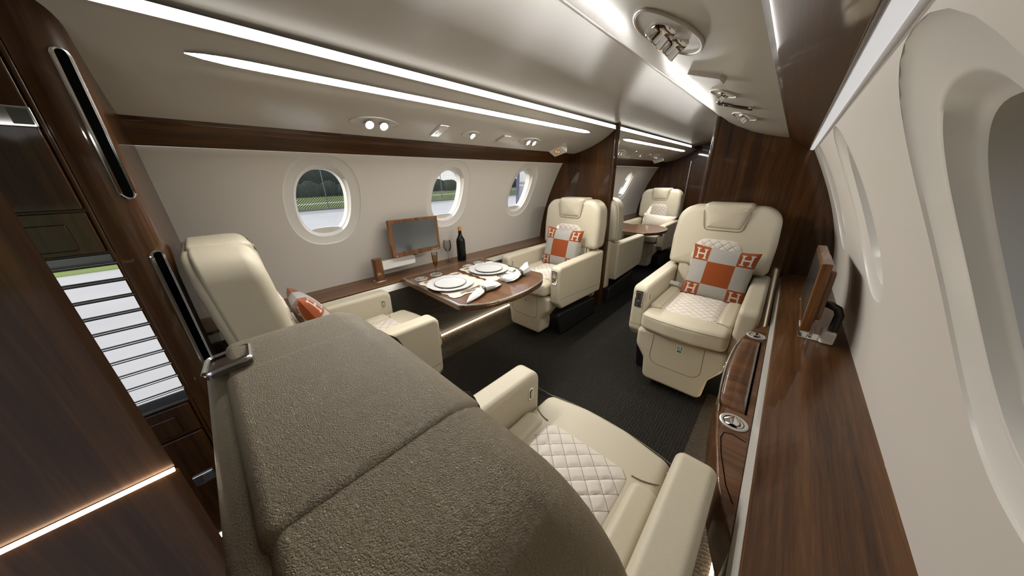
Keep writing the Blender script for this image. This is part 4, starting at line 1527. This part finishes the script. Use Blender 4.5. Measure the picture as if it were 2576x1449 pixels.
def fixture(y, side, kind, label, lit, s=1.0, x=0.53):
    m = psu_frame(side, y, x)
    t = thing({'double': 'reading_light_cluster', 'single': 'reading_light', 'panel': 'chrome_call_panel', 'flap': 'ceiling_flap'}[kind], tuple(m.translation),
              label, {'double': 'reading light', 'single': 'reading light', 'panel': 'ceiling panel', 'flap': 'ceiling flap'}[kind])
    m = Matrix.Translation(-m.translation) @ m
    if kind in ('double', 'single'):
        a, b_ = ((0.042, 0.094) if kind == 'double' else (0.033, 0.052))
        a, b_ = a * s, b_ * s
        o = ell(a, b_, 48, 1.75)
        g = G()
        g.pad(o, -0.004, 0.0035, 0, 0.0)
        g = G()
        g.tube([(p[0], p[1], 0.0008) for p in o], 0.0030, 8, True, m)
        g.build('bezel', M['ceil'], t, ang=80)
        g = G()
        g.pad(o, -0.004, 0.0012, M_=m)
        g.build('recess_plate', M['reveal'], t)
        if kind == 'double':
            lamp(m @ Matrix.Translation((0.0, -0.028 * s, 0.001)), t, lit, 0.95 * s, side)
            lamp(m @ Matrix.Translation((0.0, 0.028 * s, 0.001)), t, lit, 0.95 * s, side)
        else:
            lamp(m @ Matrix.Translation((0, 0, 0.001)), t, lit, 0.85 * s, side)
    elif kind == 'panel':
        g = G()
        g.pad(rrect(0.105, 0.050, 0.008), -0.002, 0.006, 0, 0.004, m)
        g.build('chrome_plate', M['chrome'], t)
        G().pad(rrect(0.020, 0.020, 0.004, 0.02, 0), 0.006, 0.0075, 0, 0.001, m).build('call_button', M['chrome'], t)
    else:
        g = G()
        g.pad(poly_round([(-0.035, -0.026), (0.035, -0.034), (0.035, 0.034), (-0.035, 0.026)], 0.003), -0.002, 0.008, 0, 0.0015, m)
        g.build('flap', M['ceil'], t)
    return t
F = [(-1, 0.567, 'double', 'double chrome reading lamp with bright lenses above the near end of the laid table', True),
     (-1, 0.863, 'panel', 'rectangular chrome call panel in the left ceiling above the table', False),
     (-1, 1.053, 'single', 'single chrome reading lamp with bright lens beside the chrome panel in the left ceiling', True),
     (-1, 1.290, 'flap', 'small white flap in the left ceiling between two reading lamps', False),
     (-1, 1.520, 'double', 'double chrome reading lamp with bright lenses nearest the left partition', True),
     (1, 0.592, 'double', 'large double chrome reading lamp in the right ceiling panel, nearest the camera', False),
     (1, 0.875, 'flap', 'white wedge-shaped flap in the right ceiling panel', False),
     (1, 1.085, 'single', 'single reading lamp in the right ceiling panel beyond the white flap', False),
     (1, 1.283, 'panel', 'curved chrome call panel in the right ceiling', False),
     (1, 1.554, 'double', 'double reading lamp in the right ceiling nearest the partition', False),
     (-1, 2.82, 'double', 'double reading lamp beyond the partition, first of the rear fittings', False),
     (-1, 3.13, 'panel', 'dark chrome call panel in the ceiling beyond the partition', False),
     (-1, 3.33, 'single', 'single reading lamp beyond the partition, beside the dark call panel', False),
     (-1, 3.56, 'flap', 'small white flap in the ceiling beyond the partition', False),
     (-1, 3.82, 'double', 'double reading lamp furthest away, beside the rear sign box', False)]
for (sd, y, kd, lb, lit) in F:
    fixture(y, sd, kd, lb, lit, 1.12 if (sd > 0 and y < 0.7) else 1.0)
def sign(y, label, face=True):
    m = psu_frame(-1, y, 0.60)
    t = thing('no_smoking_sign' if face else 'sign_box', tuple(m.translation), label, 'sign')
    m = Matrix.Translation(-m.translation) @ m
    m2 = m @ Matrix.Rotation(0.45, 4, 'X')
    g = G()
    g.pad(poly_round([(-0.055, -0.045), (0.055, -0.045), (0.055, 0.040), (-0.055, 0.040)], 0.004), -0.02, 0.020, 0, 0.002, m2)
    g.build('housing', M['white'], t)
    if face:
        g = G()
        g.tube([(0.021 * cos(a), -0.0455, 0.0 + 0.021 * sin(a)) for a in [2 * PI * k / 24 for k in range(24)]], 0.0024, 6, True, m2 @ Matrix.Translation((0.0, 0.0, 0.0)))
        g.tube([(0.021 * cos(a), -0.003 + 0.021 * sin(a), 0.0208) for a in [2 * PI * k / 24 for k in range(24)]], 0.0024, 6, True, m2)
        g.tube([(-0.0145, -0.0175, 0.0208), (0.0145, 0.0115, 0.0208)], 0.0020, 6, False, m2)
        g.build('prohibition_ring', M['orange'], t)
        g = G()
        g.pad(ell(0.019, 0.019, 24, 2, 0, -0.003), 0.0198, 0.0203, M_=m2)
        g.build('sign_disc', plain('pale_yellow_disc', (0.78, 0.66, 0.36), 0.5, emit=(1, 0.8, 0.4), es=0.25), t)
        g = G()
        g.box((0.0, -0.003, 0.0206), (0.022, 0.004, 0.0006), 0, m2)
        g.build('cigarette_mark', M['orange'], t)
sign(1.93, 'small white sign box with round orange no-smoking mark by the left partition')
sign(4.15, 'plain white sign box in the ceiling beyond the partition', False)

# ------------------------------------------------------------------ floor hatch frame
hf = thing('floor_hatch_frame', (0.05, 0.70, 0.0), 'thin dark metal frame with rounded corner set in the carpet by the foreground seat', 'floor hatch')
o = poly_round([(-0.125, -0.33), (0.125, -0.33), (0.125, 0.315), (-0.125, 0.315)], 0.045, 6)
g = G()
g.tube([(x, y, 0.002) for x, y in o], 0.0035, 6, True)
g.build('frame', M['grey'], hf)
g = G()
g.tube([(x, y, 0.0015) for x, y in inset(o, 0.012)], 0.0020, 6, True)
g.build('inner_rail', M['blackp'], hf)
